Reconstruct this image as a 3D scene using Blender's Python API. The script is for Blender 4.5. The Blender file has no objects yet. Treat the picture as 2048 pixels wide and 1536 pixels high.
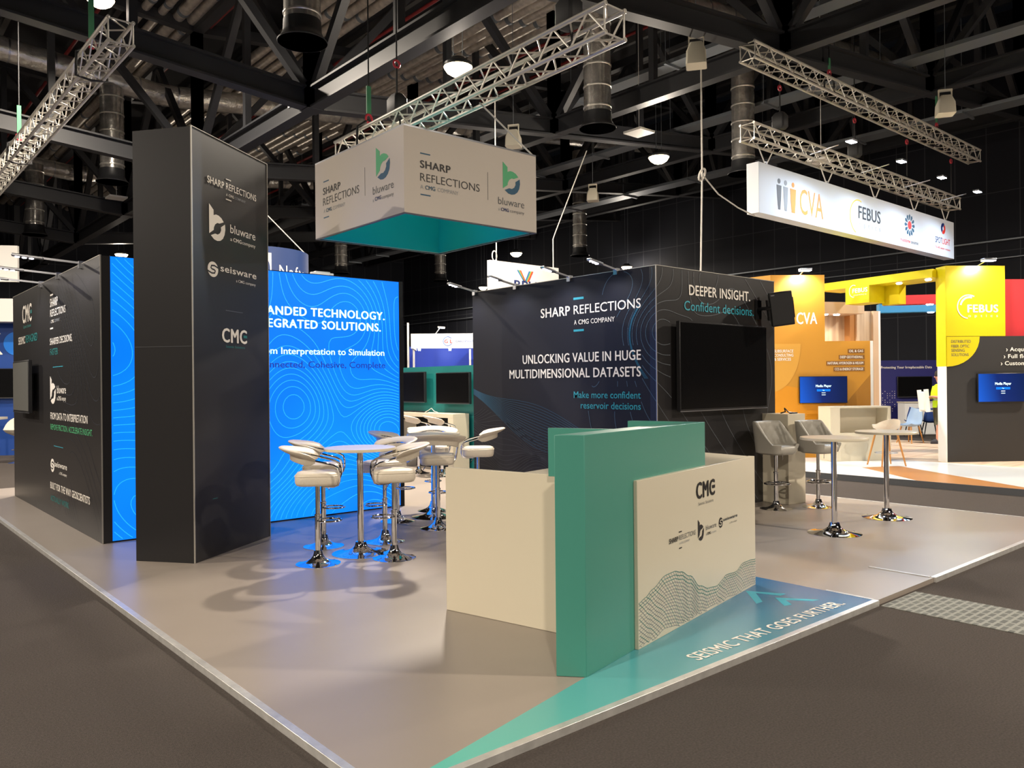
import bpy, bmesh, math, random
from mathutils import Vector, Matrix
PI = math.pi
R = math.radians
random.seed(7)
SC = bpy.context.scene
COL = SC.collection

# ------------------------------------------------------------------ camera, exposure, world
TH, PITCH, ROLL = 0.85925, -0.0001, -0.00931
cam_d = bpy.data.cameras.new('camera')
cam = bpy.data.objects.new('camera', cam_d)
COL.objects.link(cam)
cam_d.sensor_fit = 'HORIZONTAL'; cam_d.sensor_width = 36.0
cam_d.lens = 1598.4 / 2048 * 36
cam_d.clip_start = 0.05; cam_d.clip_end = 200
FW = Vector((math.cos(TH) * math.cos(PITCH), math.sin(TH) * math.cos(PITCH), math.sin(PITCH)))
RT0 = Vector((math.sin(TH), -math.cos(TH), 0)); UP0 = RT0.cross(FW)
RT = RT0 * math.cos(ROLL) + UP0 * math.sin(ROLL)
UP = UP0 * math.cos(ROLL) - RT0 * math.sin(ROLL)
m = Matrix((RT, UP, -FW)).transposed().to_4x4()
m.translation = Vector((0, 0, 1.69))
cam.matrix_world = m
SC.camera = cam
vs = SC.view_settings
vs.view_transform = 'Standard'; vs.look = 'None'; vs.gamma = 1.0; vs.use_curve_mapping = False
vs.exposure = 0.0
w = bpy.data.worlds.new('world'); SC.world = w; w.use_nodes = True
w.node_tree.nodes['Background'].inputs[0].default_value = (0.03, 0.035, 0.045, 1)
w.node_tree.nodes['Background'].inputs[1].default_value = 1.0
WARM = (1.0, 0.88, 0.74); COOL = (0.64, 0.80, 1.0); NEUT = (1.0, 0.93, 0.84)
HALL_W, HALL_P, ARM_W, FLOOD_W = 1180, 390, 30, 110
HALL_LAMPS = [(8.4, 11.1), (15.54, 12.44), (22.2, 25.4), (9.4, 35.6), (29.0, 25.2), (28.5, 35.5), (4.0, 16.4, 9.0),
              (-3.6, -5.2), (9.4, -3.4), (19.6, 1.4), (-6.0, 12.4), (-6.0, 2.6), (-3.6, 24.6)]  # lamp well behind the camera is added fill for the platform front

def light(name, kind, loc, power, color, size=0.3, target=None, spot=None, blend=0.5):
    d = bpy.data.lights.new(name, kind); d.energy = power; d.color = color
    if kind == 'AREA':
        d.shape = 'DISK'; d.size = size
    elif kind == 'SPOT':
        d.spot_size = R(spot or 90); d.spot_blend = blend; d.shadow_soft_size = size
    else:
        d.shadow_soft_size = size
    o = bpy.data.objects.new(name, d); COL.objects.link(o); o.location = loc
    if target is not None:
        v = Vector(target) - Vector(loc)
        o.rotation_euler = v.to_track_quat('-Z', 'Y').to_euler()
    return o

# ------------------------------------------------------------------ materials
def lin(h):
    if isinstance(h, str):
        h = [int(h[i:i + 2], 16) / 255 for i in (0, 2, 4)]
    return tuple((c / 12.92 if c <= 0.04045 else ((c + 0.055) / 1.055) ** 2.4) for c in h)

def mat(name, col, rough=0.5, metal=0.0, emit=0.0, spec=0.5, noise=None, bump=None, coat=0.0):
    """noise=(scale, amount): gentle colour variation; bump=(scale, strength)"""
    m = bpy.data.materials.new(name); m.use_nodes = True
    nt = m.node_tree; b = nt.nodes['Principled BSDF']; c = lin(col)
    b.inputs['Base Color'].default_value = (*c, 1)
    b.inputs['Roughness'].default_value = rough; b.inputs['Metallic'].default_value = metal
    b.inputs['Specular IOR Level'].default_value = spec
    if coat: b.inputs['Coat Weight'].default_value = coat
    if emit:
        b.inputs['Emission Color'].default_value = (*c, 1); b.inputs['Emission Strength'].default_value = emit
    if noise or bump:
        tc = nt.nodes.new('ShaderNodeTexCoord')
        if noise:
            n = nt.nodes.new('ShaderNodeTexNoise'); n.inputs['Scale'].default_value = noise[0]; n.inputs['Detail'].default_value = 5
            nt.links.new(tc.outputs['Object'], n.inputs['Vector'])
            r = nt.nodes.new('ShaderNodeValToRGB')
            a = noise[1]
            r.color_ramp.elements[0].position = 0.3; r.color_ramp.elements[1].position = 0.7
            r.color_ramp.elements[0].color = (*[x * (1 - a) for x in c], 1)
            r.color_ramp.elements[1].color = (*[min(1, x * (1 + a)) for x in c], 1)
            nt.links.new(n.outputs['Fac'], r.inputs['Fac']); nt.links.new(r.outputs['Color'], b.inputs['Base Color'])
        if bump:
            n2 = nt.nodes.new('ShaderNodeTexNoise'); n2.inputs['Scale'].default_value = bump[0]; n2.inputs['Detail'].default_value = 3
            nt.links.new(tc.outputs['Object'], n2.inputs['Vector'])
            bp = nt.nodes.new('ShaderNodeBump'); bp.inputs['Strength'].default_value = bump[1]; bp.inputs['Distance'].default_value = 0.05
            nt.links.new(n2.outputs['Fac'], bp.inputs['Height']); nt.links.new(bp.outputs['Normal'], b.inputs['Normal'])
    return m

def math_node(nt, op, a, b=None):
    n = nt.nodes.new('ShaderNodeMath'); n.operation = op
    for i, v in enumerate((a, b)):
        if v is None: continue
        if isinstance(v, (int, float)): n.inputs[i].default_value = v
        else: nt.links.new(v, n.inputs[i])
    return n.outputs[0]

M = {}
M['carpet'] = mat('hall_carpet', '504a46', 0.95, spec=0.1, noise=(90, 0.22), bump=(240, 0.5))
M['vinyl'] = mat('taupe_vinyl', '948a80', 0.34, noise=(1.5, 0.03))
M['alu'] = mat('aluminium_trim', 'd4d3cf', 0.32, 0.55, noise=(14, 0.12))
M['black_panel'] = mat('black_printed_panel', '232223', 0.36, spec=0.45)
M['black_matt'] = mat('black_fabric', '161619', 0.7, spec=0.25)
M['navy_panel'] = mat('navy_black_print', '1c1d26', 0.55, spec=0.25)
M['edge'] = mat('silver_edge', 'b9b5ac', 0.35, 0.6)
M['white_lam'] = mat('white_laminate', 'cfc6b0', 0.28)
M['white_board'] = mat('white_board', 'e4e2dc', 0.5)
M['print_white'] = mat('white_print', 'f2ece2', 0.5)
M['print_grey'] = mat('grey_print', '8b8f94', 0.5)
M['print_dgrey'] = mat('dark_grey_print', '4a4c50', 0.5)
M['print_black'] = mat('black_print', '191618', 0.5)
M['print_teal'] = mat('teal_print', '2f9db0', 0.5)
M['print_dteal'] = mat('dark_teal_print', '1d7a78', 0.5)
M['print_green'] = mat('green_print', '4fae78', 0.5)
M['print_navy'] = mat('navy_print', '15506f', 0.5)
M['print_ink'] = mat('ink_print', '1a2c66', 0.5)
M['print_orange'] = mat('orange_print', 'e08b2c', 0.5)
M['print_red'] = mat('red_print', 'd8342c', 0.5)
M['print_yellow'] = mat('yellow_print', 'e5c62e', 0.5)
M['print_blue'] = mat('blue_print', '2c5fae', 0.5)
M['line_dark'] = mat('faint_line_print', '4a6379', 0.5)
M['line_grey'] = mat('grey_line_print', '666c72', 0.5)
M['line_blue'] = mat('blue_line_print', '2b6e8f', 0.5)
M['line_navy'] = mat('navy_line_print', '1e4a66', 0.5)
M['line_faint'] = mat('very_faint_line_print', '2c2f38', 0.5)
M['green_lam'] = mat('sea_green_laminate', '478d7e', 0.32)
M['teal_wall'] = mat('teal_wall', '0a6a68', 0.5)
M['teal_inner'] = mat('teal_fabric', '00b4b8', 0.7)
M['banner_white'] = mat('banner_fabric', 'cdc5bb', 0.75, spec=0.2)
M['chrome'] = mat('chrome', 'e8e8ea', 0.05, 1.0)
M['steel'] = mat('brushed_steel', 'b8bac0', 0.3, 1.0)
M['cream'] = mat('cream_leatherette', 'd2c8b6', 0.45, bump=(60, 0.06))
M['grey_leather'] = mat('grey_leatherette', 'a09c92', 0.4, bump=(80, 0.06))
M['black_plastic'] = mat('black_plastic', '0d0d0f', 0.35)
M['screen'] = mat('dark_screen', '0b0b0c', 0.18, spec=0.5)
M['grey_screen'] = mat('grey_screen', '6c6c68', 0.3)
M['bezel'] = mat('screen_bezel', '1c1c1e', 0.35)
M['roof'] = mat('roof_deck', '2b2b2d', 0.8, spec=0.2)
M['purlin'] = mat('roof_purlin', '4c4b49', 0.6)
M['steelwork'] = mat('black_steelwork', '27282b', 0.5, spec=0.4)
M['foil'] = mat('foil_lagging', 'd2cfc8', 0.3, 0.75, noise=(5, 0.2), bump=(9, 0.55))
M['pipe_foil'] = mat('pipe_foil', 'cfc6ba', 0.34, 0.65, noise=(7, 0.2), bump=(6, 0.25))
M['foil_dark'] = mat('shiny_duct', 'bdbab4', 0.24, 0.8, noise=(6, 0.3), bump=(5, 0.25))
M['flare'] = mat('black_diffuser', '202123', 0.4)
M['hub'] = mat('diffuser_core', '4a4b50', 0.5)
M['red_pipe'] = mat('red_pipe', '7c2424', 0.45)
M['tray'] = mat('galvanised_tray', '7c8288', 0.45, 0.6)
M['truss'] = mat('truss_aluminium', 'cdc9c0', 0.35, 0.45)
M['cable'] = mat('pale_cable', 'c4c0b8', 0.5)
M['sling'] = mat('green_sling', '3a7a55', 0.7)
M['shackle'] = mat('red_shackle', 'b02a3a', 0.4)
M['beige'] = mat('beige_plastic', 'cfc9b6', 0.5)
M['lens'] = mat('lit_lens', 'ffe2b0', 0.3, emit=22)
M['lens_cool'] = mat('lit_lens_cool', 'e6efff', 0.3, emit=26)
M['lens_arm'] = mat('lit_arm_lens', 'eee8ff', 0.3, emit=14)
M['lamp_body'] = mat('lamp_body', '303234', 0.4)
M['gold'] = mat('gold_print', 'c68a28', 0.5)
M['gold_light'] = mat('light_gold_print', 'd39a3a', 0.5)
M['gold_dark'] = mat('dark_gold_print', 'a8721f', 0.5)
M['gold_orange'] = mat('orange_gold_print', 'd58c14', 0.5)
M['gold_brown'] = mat('brown_strip', '8a5a20', 0.5)
M['yellow'] = mat('yellow_panel', 'd9c400', 0.45)
M['red'] = mat('red_panel', 'c02a30', 0.5)
M['blue_panel'] = mat('blue_panel', '2a7aa6', 0.5)
M['febus_black'] = mat('charcoal_panel', '2c2b2b', 0.5)
M['wood_light'] = mat('pale_wood', 'c8ad8e', 0.5)
M['oak'] = mat('oak_legs', 'b8803f', 0.5)
M['white_gloss'] = mat('white_gloss_floor', 'dfe3e4', 0.2)
M['wood_floor'] = mat('wood_floor', 'd8bda0', 0.4)
M['brown_floor'] = mat('brown_floor_print', 'a8743f', 0.35)
M['navy_booth'] = mat('navy_booth', '2a2a6c', 0.5)
M['booth_blue'] = mat('royal_blue_wall', '0a2f9a', 0.5)
M['dark_blue_wall'] = mat('deep_blue_wall', '14408c', 0.5)
M['sky_disc'] = mat('bright_blue_disc', '1d7ae0', 0.5)
M['seat_blue'] = mat('dark_blue_fabric', '1c3a78', 0.7)
M['seat_sky'] = mat('pale_blue_plastic', '9db8d6', 0.5)
M['naft_blue'] = mat('blue_banner', '062f68', 0.6)
M['hivis'] = mat('hi_vis_vest', 'd8ff10', 0.7, emit=0.0)
M['shorts'] = mat('khaki_shorts', '55523e', 0.8)
M['skin'] = mat('skin', 'c98f76', 0.5)
M['shoe'] = mat('dark_shoe', '26242a', 0.6)
M['hair'] = mat('dark_hair', '2a211c', 0.7)
M['paper'] = mat('white_sheet', 'f0efe8', 0.6)
M['grate'] = mat('woven_mat', '9a9a92', 0.8)
M['dim_grey'] = mat('cable_tie_black', '141416', 0.6)
def emat(name, col, s):
    m = mat(name, col, 0.4, emit=s); return m
M['light_text'] = emat('lit_white_text', 'd8fbff', 0.95)
M['light_navy'] = emat('lit_navy_text', '043a9c', 0.8)
M['light_line'] = emat('lit_contour_line', '22a6ff', 0.95)

def lightbox_mat():
    m = mat('backlit_blue_print', '0090f5', 0.45, emit=1.35, spec=0.12); nt = m.node_tree; b = nt.nodes['Principled BSDF']
    tc = nt.nodes.new('ShaderNodeTexCoord'); n = nt.nodes.new('ShaderNodeTexNoise'); n.inputs['Scale'].default_value = 0.7; n.inputs['Detail'].default_value = 1
    nt.links.new(tc.outputs['Object'], n.inputs['Vector'])
    r = nt.nodes.new('ShaderNodeValToRGB')
    r.color_ramp.elements[0].position = 0.35; r.color_ramp.elements[0].color = (0.002, 0.165, 0.95, 1)
    r.color_ramp.elements[1].position = 0.65; r.color_ramp.elements[1].color = (0.004, 0.225, 1.0, 1)
    nt.links.new(n.outputs['Fac'], r.inputs['Fac']); nt.links.new(r.outputs['Color'], b.inputs['Emission Color'])
    b.inputs['Base Color'].default_value = (0.0, 0.02, 0.06, 1)
    return m
M['lightbox'] = lightbox_mat()

def wall_panels():
    """dark acoustic panels with pale joints every metre and two rails"""
    m = mat('dark_hall_panels', '24262c', 0.7, spec=0.2); nt = m.node_tree; b = nt.nodes['Principled BSDF']
    tc = nt.nodes.new('ShaderNodeTexCoord'); sp = nt.nodes.new('ShaderNodeSeparateXYZ'); nt.links.new(tc.outputs['Object'], sp.inputs[0])
    along = math_node(nt, 'ADD', sp.outputs[0], sp.outputs[1])
    fr = math_node(nt, 'ABSOLUTE', math_node(nt, 'SUBTRACT', math_node(nt, 'FRACT', along), 0.5))
    v = math_node(nt, 'GREATER_THAN', fr, 0.485)
    fz = math_node(nt, 'ABSOLUTE', math_node(nt, 'SUBTRACT', math_node(nt, 'FRACT', math_node(nt, 'MULTIPLY', sp.outputs[2], 0.5)), 0.5))
    h = math_node(nt, 'GREATER_THAN', fz, 0.494)
    f = math_node(nt, 'MAXIMUM', v, h)
    mx = nt.nodes.new('ShaderNodeMix'); mx.data_type = 'RGBA'
    nt.links.new(math_node(nt, 'MULTIPLY', f, 0.8), mx.inputs[0])
    mx.inputs[6].default_value = (*lin('1b1d24'), 1); mx.inputs[7].default_value = (*lin('3f4247'), 1)
    nt.links.new(mx.outputs[2], b.inputs['Base Color'])
    return m
M['hall_wall'] = wall_panels()

def wood_mat(name, c1, c2, sc=(0.6, 14, 14)):
    m = mat(name, c1, 0.45); nt = m.node_tree; b = nt.nodes['Principled BSDF']
    tc = nt.nodes.new('ShaderNodeTexCoord'); mp = nt.nodes.new('ShaderNodeMapping'); mp.inputs['Scale'].default_value = sc
    n = nt.nodes.new('ShaderNodeTexNoise'); n.inputs['Scale'].default_value = 1; n.inputs['Detail'].default_value = 4
    nt.links.new(tc.outputs['Object'], mp.inputs[0]); nt.links.new(mp.outputs[0], n.inputs['Vector'])
    r = nt.nodes.new('ShaderNodeValToRGB'); r.color_ramp.elements[0].position = 0.35; r.color_ramp.elements[1].position = 0.65
    r.color_ramp.elements[0].color = (*lin(c1), 1); r.color_ramp.elements[1].color = (*lin(c2), 1)
    nt.links.new(n.outputs['Fac'], r.inputs['Fac']); nt.links.new(r.outputs['Color'], b.inputs['Base Color'])
    return m
M['wood_wall'] = wood_mat('pale_wood_wall', 'a98f74', 'cdb595', (9, 9, 0.5))
M['wood_floor'] = wood_mat('wood_floor_boards', 'b89f88', 'd6c0a6', (0.7, 9, 1))

def graphic_mat():
    """printed floor graphic: sea-green tip running into petrol blue"""
    m = mat('floor_print', '1c7fa0', 0.26); nt = m.node_tree; b = nt.nodes['Principled BSDF']
    tc = nt.nodes.new('ShaderNodeTexCoord'); sp = nt.nodes.new('ShaderNodeSeparateXYZ'); nt.links.new(tc.outputs['Object'], sp.inputs[0])
    r = nt.nodes.new('ShaderNodeValToRGB')
    r.color_ramp.elements[0].position = 0.1; r.color_ramp.elements[0].color = (*lin('5fb3a4'), 1)
    e = r.color_ramp.elements.new(0.42); e.color = (*lin('1b86a4'), 1)
    r.color_ramp.elements[1].position = 1.0; r.color_ramp.elements[1].color = (*lin('1f5f95'), 1)
    nt.links.new(math_node(nt, 'DIVIDE', sp.outputs[0], 4.3), r.inputs['Fac']); nt.links.new(r.outputs['Color'], b.inputs['Base Color'])
    return m
M['graphic'] = graphic_mat()

def media_mat():
    """lit screen picture: blue menu background, brighter on its left"""
    m = mat('lit_menu_screen', '0a1e50', 0.2, emit=1.0); nt = m.node_tree; b = nt.nodes['Principled BSDF']
    tc = nt.nodes.new('ShaderNodeTexCoord'); sp = nt.nodes.new('ShaderNodeSeparateXYZ'); nt.links.new(tc.outputs['Object'], sp.inputs[0])
    r = nt.nodes.new('ShaderNodeValToRGB')
    r.color_ramp.elements[0].position = 0.0; r.color_ramp.elements[0].color = (*lin('1c62d8'), 1)
    r.color_ramp.elements[1].position = 1.0; r.color_ramp.elements[1].color = (*lin('0a0f2c'), 1)
    e = r.color_ramp.elements.new(0.5); e.color = (*lin('101d58'), 1)
    nt.links.new(math_node(nt, 'ADD', sp.outputs[0], math_node(nt, 'MULTIPLY', sp.outputs[2], 0.25)), r.inputs['Fac'])
    nt.links.new(r.outputs['Color'], b.inputs['Emission Color']); return m
M['media'] = media_mat()

def grate_mat():
    m = mat('woven_mat', '8c8c86', 0.8); nt = m.node_tree; b = nt.nodes['Principled BSDF']
    tc = nt.nodes.new('ShaderNodeTexCoord'); mp = nt.nodes.new('ShaderNodeMapping'); mp.inputs['Scale'].default_value = (4.5, 4.5, 4.5)
    ck = nt.nodes.new('ShaderNodeTexBrick'); nt.links.new(tc.outputs['Object'], mp.inputs[0]); nt.links.new(mp.outputs[0], ck.inputs['Vector'])
    ck.inputs['Color1'].default_value = (*lin('53544f'), 1); ck.inputs['Color2'].default_value = (*lin('62635d'), 1)
    ck.inputs['Mortar'].default_value = (*lin('83847c'), 1); ck.inputs['Mortar Size'].default_value = 0.05; ck.inputs['Scale'].default_value = 1.0
    nt.links.new(ck.outputs['Color'], b.inputs['Base Color']); return m
M['grate'] = grate_mat()

# ------------------------------------------------------------------ mesh building
class MB:
    def __init__(self): self.v = []; self.f = []
    def add(self, vs, fs):
        n = len(self.v); self.v += [tuple(p) for p in vs]; self.f += [[i + n for i in f] for f in fs]; return self
    def box(self, x0, x1, y0, y1, z0, z1):
        vs = [(x, y, z) for z in (z0, z1) for y in (y0, y1) for x in (x0, x1)]
        return self.add(vs, [(0, 2, 3, 1), (4, 5, 7, 6), (0, 1, 5, 4), (2, 6, 7, 3), (0, 4, 6, 2), (1, 3, 7, 5)])
    def prism(self, poly, z0, z1):
        """polygon in xy extruded in z"""
        a = sum(poly[i][0] * poly[(i + 1) % len(poly)][1] - poly[(i + 1) % len(poly)][0] * poly[i][1] for i in range(len(poly)))
        if a < 0: poly = poly[::-1]
        n = len(poly)
        vs = [(x, y, z0) for x, y in poly] + [(x, y, z1) for x, y in poly]
        fs = [list(range(n))[::-1], list(range(n, 2 * n))] + [(i, (i + 1) % n, (i + 1) % n + n, i + n) for i in range(n)]
        return self.add(vs, fs)
    def plate(self, poly, y0, y1):
        """polygon in xz extruded in y (y0 is the front, towards -y)"""
        a = sum(poly[i][0] * poly[(i + 1) % len(poly)][1] - poly[(i + 1) % len(poly)][0] * poly[i][1] for i in range(len(poly)))
        if a < 0: poly = poly[::-1]
        n = len(poly)
        vs = [(x, y0, z) for x, z in poly] + [(x, y1, z) for x, z in poly]
        fs = [list(range(n)), list(range(n, 2 * n))[::-1]] + [((i + 1) % n, i, i + n, (i + 1) % n + n) for i in range(n)]
        return self.add(vs, fs)
    def bar(self, a, b, w, h=None, up=(0, 0, 1)):
        """rectangular bar from a to b, w across, h along up"""
        h = h or w; a = Vector(a); b = Vector(b); d = (b - a).normalized(); up = Vector(up)
        if abs(d.dot(up)) > 0.99: up = Vector((1, 0, 0))
        s = d.cross(up).normalized(); u = s.cross(d).normalized()
        vs = []
        for p in (a, b):
            for i, j in ((-1, -1), (1, -1), (1, 1), (-1, 1)): vs.append(p + s * (i * w / 2) + u * (j * h / 2))
        return self.add(vs, [(3, 2, 1, 0), (4, 5, 6, 7), (0, 1, 5, 4), (1, 2, 6, 5), (2, 3, 7, 6), (3, 0, 4, 7)])
    def tube(self, pts, r, n=8, closed=False, cap=True, radii=None):
        pts = [Vector(p) for p in pts]; k = len(pts); rings = []; prev = None
        for i, p in enumerate(pts):
            if closed: d = pts[(i + 1) % k] - pts[i - 1]
            else: d = pts[min(i + 1, k - 1)] - pts[max(i - 1, 0)]
            d.normalize()
            if prev is None:
                ref = Vector((0, 0, 1)) if abs(d.z) < 0.9 else Vector((1, 0, 0))
                u = (ref - d * ref.dot(d)).normalized()
            else:
                u = (prev - d * prev.dot(d)).normalized()
            prev = u; s = d.cross(u); rr = radii[i] if radii else r
            rings.append([p + (u * math.cos(2 * PI * j / n) + s * math.sin(2 * PI * j / n)) * rr for j in range(n)])
        vs = [q for ring in rings for q in ring]; fs = []
        for i in range(k if closed else k - 1):
            a = i * n; b = ((i + 1) % k) * n
            for j in range(n): fs.append((a + j, a + (j + 1) % n, b + (j + 1) % n, b + j))
        if cap and not closed: fs += [list(range(n))[::-1], [(k - 1) * n + j for j in range(n)]]
        return self.add(vs, fs)
    def lathe(self, prof, n=24, c=(0, 0, 0)):
        vs = []; fs = []; k = len(prof)
        for r_, z_ in prof:
            for j in range(n): vs.append((c[0] + r_ * math.cos(2 * PI * j / n), c[1] + r_ * math.sin(2 * PI * j / n), c[2] + z_))
        for i in range(k - 1):
            for j in range(n): fs.append((i * n + j, i * n + (j + 1) % n, (i + 1) * n + (j + 1) % n, (i + 1) * n + j))
        fs += [list(range(n))[::-1], [(k - 1) * n + j for j in range(n)]]
        return self.add(vs, fs)
    def loft(self, rings, cap=True):
        n = len(rings[0]); vs = [q for r_ in rings for q in r_]; fs = []
        for i in range(len(rings) - 1):
            for j in range(n): fs.append((i * n + j, i * n + (j + 1) % n, (i + 1) * n + (j + 1) % n, (i + 1) * n + j))
        if cap: fs += [list(range(n))[::-1], [(len(rings) - 1) * n + j for j in range(n)]]
        return self.add(vs, fs)
    def ribbon(self, pts, wd, y=0.0, th=0.0012):
        """flat line in the xz plane (printed line), pts = [(x, z)]"""
        for (x0, z0), (x1, z1) in zip(pts[:-1], pts[1:]):
            dx, dz = x1 - x0, z1 - z0; L = math.hypot(dx, dz)
            if L < 1e-6: continue
            nx, nz = -dz / L * wd / 2, dx / L * wd / 2; ex, ez = dx / L * wd * 0.3, dz / L * wd * 0.3
            n = len(self.v)
            self.v += [(x0 - ex + nx, y - th, z0 - ez + nz), (x0 - ex - nx, y - th, z0 - ez - nz), (x1 + ex - nx, y - th, z1 + ez - nz), (x1 + ex + nx, y - th, z1 + ez + nz)]
            self.f.append([n, n + 1, n + 2, n + 3])
        return self
    def xf(self, mtx):
        self.v = [tuple(mtx @ Vector(p)) for p in self.v]; return self
    def mesh(self, name, m, smooth=35):
        me = bpy.data.meshes.new(name); me.from_pydata(self.v, [], self.f); me.update()
        if m: me.materials.append(M[m] if isinstance(m, str) else m)
        if smooth:
            for p in me.polygons: p.use_smooth = True
            me.set_sharp_from_angle(angle=R(smooth))
        return me

def link(name, me, parent=None, loc=(0, 0, 0), rz=0.0, label=None):
    o = bpy.data.objects.new(name, me); COL.objects.link(o); o.location = loc; o.rotation_euler = (0, 0, rz)
    if parent: o.parent = parent
    if label: o['label'] = label
    return o
def part(name, mb, m, parent, loc=(0, 0, 0), rz=0.0, label=None, smooth=35, bevel=0):
    o = link(name, mb.mesh(name, m, smooth), parent, loc, rz, label)
    if bevel:
        b = o.modifiers.new('bevel', 'BEVEL'); b.width = bevel; b.segments = 2; b.limit_method = 'ANGLE'; b.angle_limit = R(40)
    return o
def tag(o, label, cat, group=None):
    o['label'] = label; o['category'] = cat
    if group: o['group'] = group
    return o
def thing(name, label, cat, loc=(0, 0, 0), rz=0.0, group=None):
    o = bpy.data.objects.new(name, None); COL.objects.link(o); o.location = loc; o.rotation_euler = (0, 0, rz); o.empty_display_size = 0.1
    return tag(o, label, cat, group)
def solo(name, mb, m, label, cat, group=None, loc=(0, 0, 0), rz=0.0, smooth=35, bevel=0):
    return tag(part(name, mb, m, None, loc, rz, None, smooth, bevel), label, cat, group)
def struct(name, mb, m):
    o = part(name, mb, m, None, smooth=0); o['kind'] = 'structure'; return o
def children(o): return [c for c in COL.objects if c.parent == o]
def dup(root, loc, rz=None, label=None, group=None):
    kids = {}
    for c in COL.objects:
        if c.parent: kids.setdefault(c.parent.name, []).append(c)
    def rec(o, p):
        c = o.copy(); COL.objects.link(c); c.parent = p
        for ch in kids.get(o.name, []): rec(ch, c)
        return c
    r = rec(root, None); r.location = loc
    if rz is not None: r.rotation_euler = (0, 0, rz)
    if label: r['label'] = label
    if group: r['group'] = group
    return r

# ------------------------------------------------------------------ lettering
_cap = {}
def glyphs(s, off=0.0, space=1.0):
    c = bpy.data.curves.new('txt', 'FONT'); c.body = s; c.size = 1.0; c.offset = off; c.fill_mode = 'FRONT'; c.resolution_u = 3; c.space_character = space
    o = bpy.data.objects.new('txt', c); COL.objects.link(o)
    dg = bpy.context.evaluated_depsgraph_get(); dg.update()
    me = bpy.data.meshes.new_from_object(o.evaluated_get(dg))
    vs = [tuple(v.co) for v in me.vertices]; fs = [list(p.vertices) for p in me.polygons]
    bpy.data.objects.remove(o); bpy.data.curves.remove(c); bpy.data.meshes.remove(me)
    return vs, fs
def cap_h(off):
    if off not in _cap:
        vs, _ = glyphs('H', off); _cap[off] = (min(v[1] for v in vs), max(v[1] for v in vs))
    return _cap[off]
WT = {'m': 0.004, 'l': -0.004, 'r': 0.004, 'b': 0.0, 'x': 0.0}
SHIFT = {'m': 0.011, 'l': 0, 'r': 0, 'b': 0.022, 'x': 0.036}
SPC = {'m': 1.0, 'l': 1.0, 'r': 1.0, 'b': 1.05, 'x': 1.1}
def text(s, x0, x1, z0, cap, wt, m, parent, y=-0.003, loc=(0, 0, 0), rz=0.0, shear=0.0, name='lettering', space=1.0, flat=False):
    """letters fitted between x0 and x1 on the local xz plane, baseline z0, capital height cap"""
    off = WT[wt]; vs, fs = glyphs(s, off, space * SPC[wt]); lo, hi = cap_h(off)
    xa = min(v[0] for v in vs); xb = max(v[0] for v in vs)
    kx = (x1 - x0) / (xb - xa); kz = cap / (hi - lo); mb = MB()
    k_ = SHIFT[wt] * min(kx, kz * 1.15)          # heavier weights: stroke thickened by stacked prints
    for n_, (dx, dz) in enumerate(((0, 0), (-k_, 0), (k_, 0), (0, k_ * 0.5), (0, -k_ * 0.5)) if k_ else ((0, 0),)):
        yy = y - 0.0004 * n_
        if flat: mb.add([(x0 + dx + (v[0] - xa) * kx, z0 + dz + (v[1] - lo) * kz, -yy) for v in vs], fs)
        else: mb.add([(x0 + dx + (v[0] - xa) * kx, yy, z0 + dz + (v[1] - lo) * kz) for v in vs], fs)
    return part(name, mb, m, parent, loc, rz, smooth=0)
def rule(x0, x1, z0, z1, m, parent, y=-0.003, loc=(0, 0, 0), rz=0.0, name='printed_rule'):
    return part(name, MB().plate([(x0, z0), (x1, z0), (x1, z1), (x0, z1)], y, y + 0.002), m, parent, loc, rz, smooth=0)
def disc_poly(cx, cz, r, a0=0, a1=360, n=28): return [(cx + r * math.cos(R(a0 + (a1 - a0) * i / n)), cz + r * math.sin(R(a0 + (a1 - a0) * i / n))) for i in range(n + (0 if a1 - a0 == 360 else 1))]
def ring_poly(cx, cz, r0, r1, a0, a1, n=24, kx=1.0):
    o = [(cx + kx * r1 * math.cos(R(a0 + (a1 - a0) * i / n)), cz + r1 * math.sin(R(a0 + (a1 - a0) * i / n))) for i in range(n + 1)]
    return o + [(cx + kx * r0 * math.cos(R(a1 + (a0 - a1) * i / n)), cz + r0 * math.sin(R(a1 + (a0 - a1) * i / n))) for i in range(n + 1)]
B_TOP = [(0, 1.4), (0.27, 1.2), (0.27, 0.99), (0.42, 1.05), (0.58, 1.04), (0.76, 0.97), (0.9, 0.84), (0.64, 0.73), (0.5, 0.73), (0.36, 0.64), (0.28, 0.5), (0.27, 0.40), (0.0, 0.22)]
B_BOT = [(0.98, 0.76), (1.0, 0.55), (0.95, 0.33), (0.84, 0.15), (0.68, 0.04), (0.5, 0.0), (0.3, 0.03), (0.1, 0.16), (0.36, 0.27), (0.52, 0.26), (0.66, 0.34), (0.74, 0.48), (0.73, 0.6)]
def b_logo(x0, z0, wd, ht, m1, m2, parent, **k):
    for poly, m_ in ((B_TOP, m1), (B_BOT, m2)):
        part('logo_mark', MB().plate([(x0 + p[0] * wd, z0 + p[1] / 1.4 * ht) for p in poly], -0.003, -0.001), m_, parent, smooth=0, **k)
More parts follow.
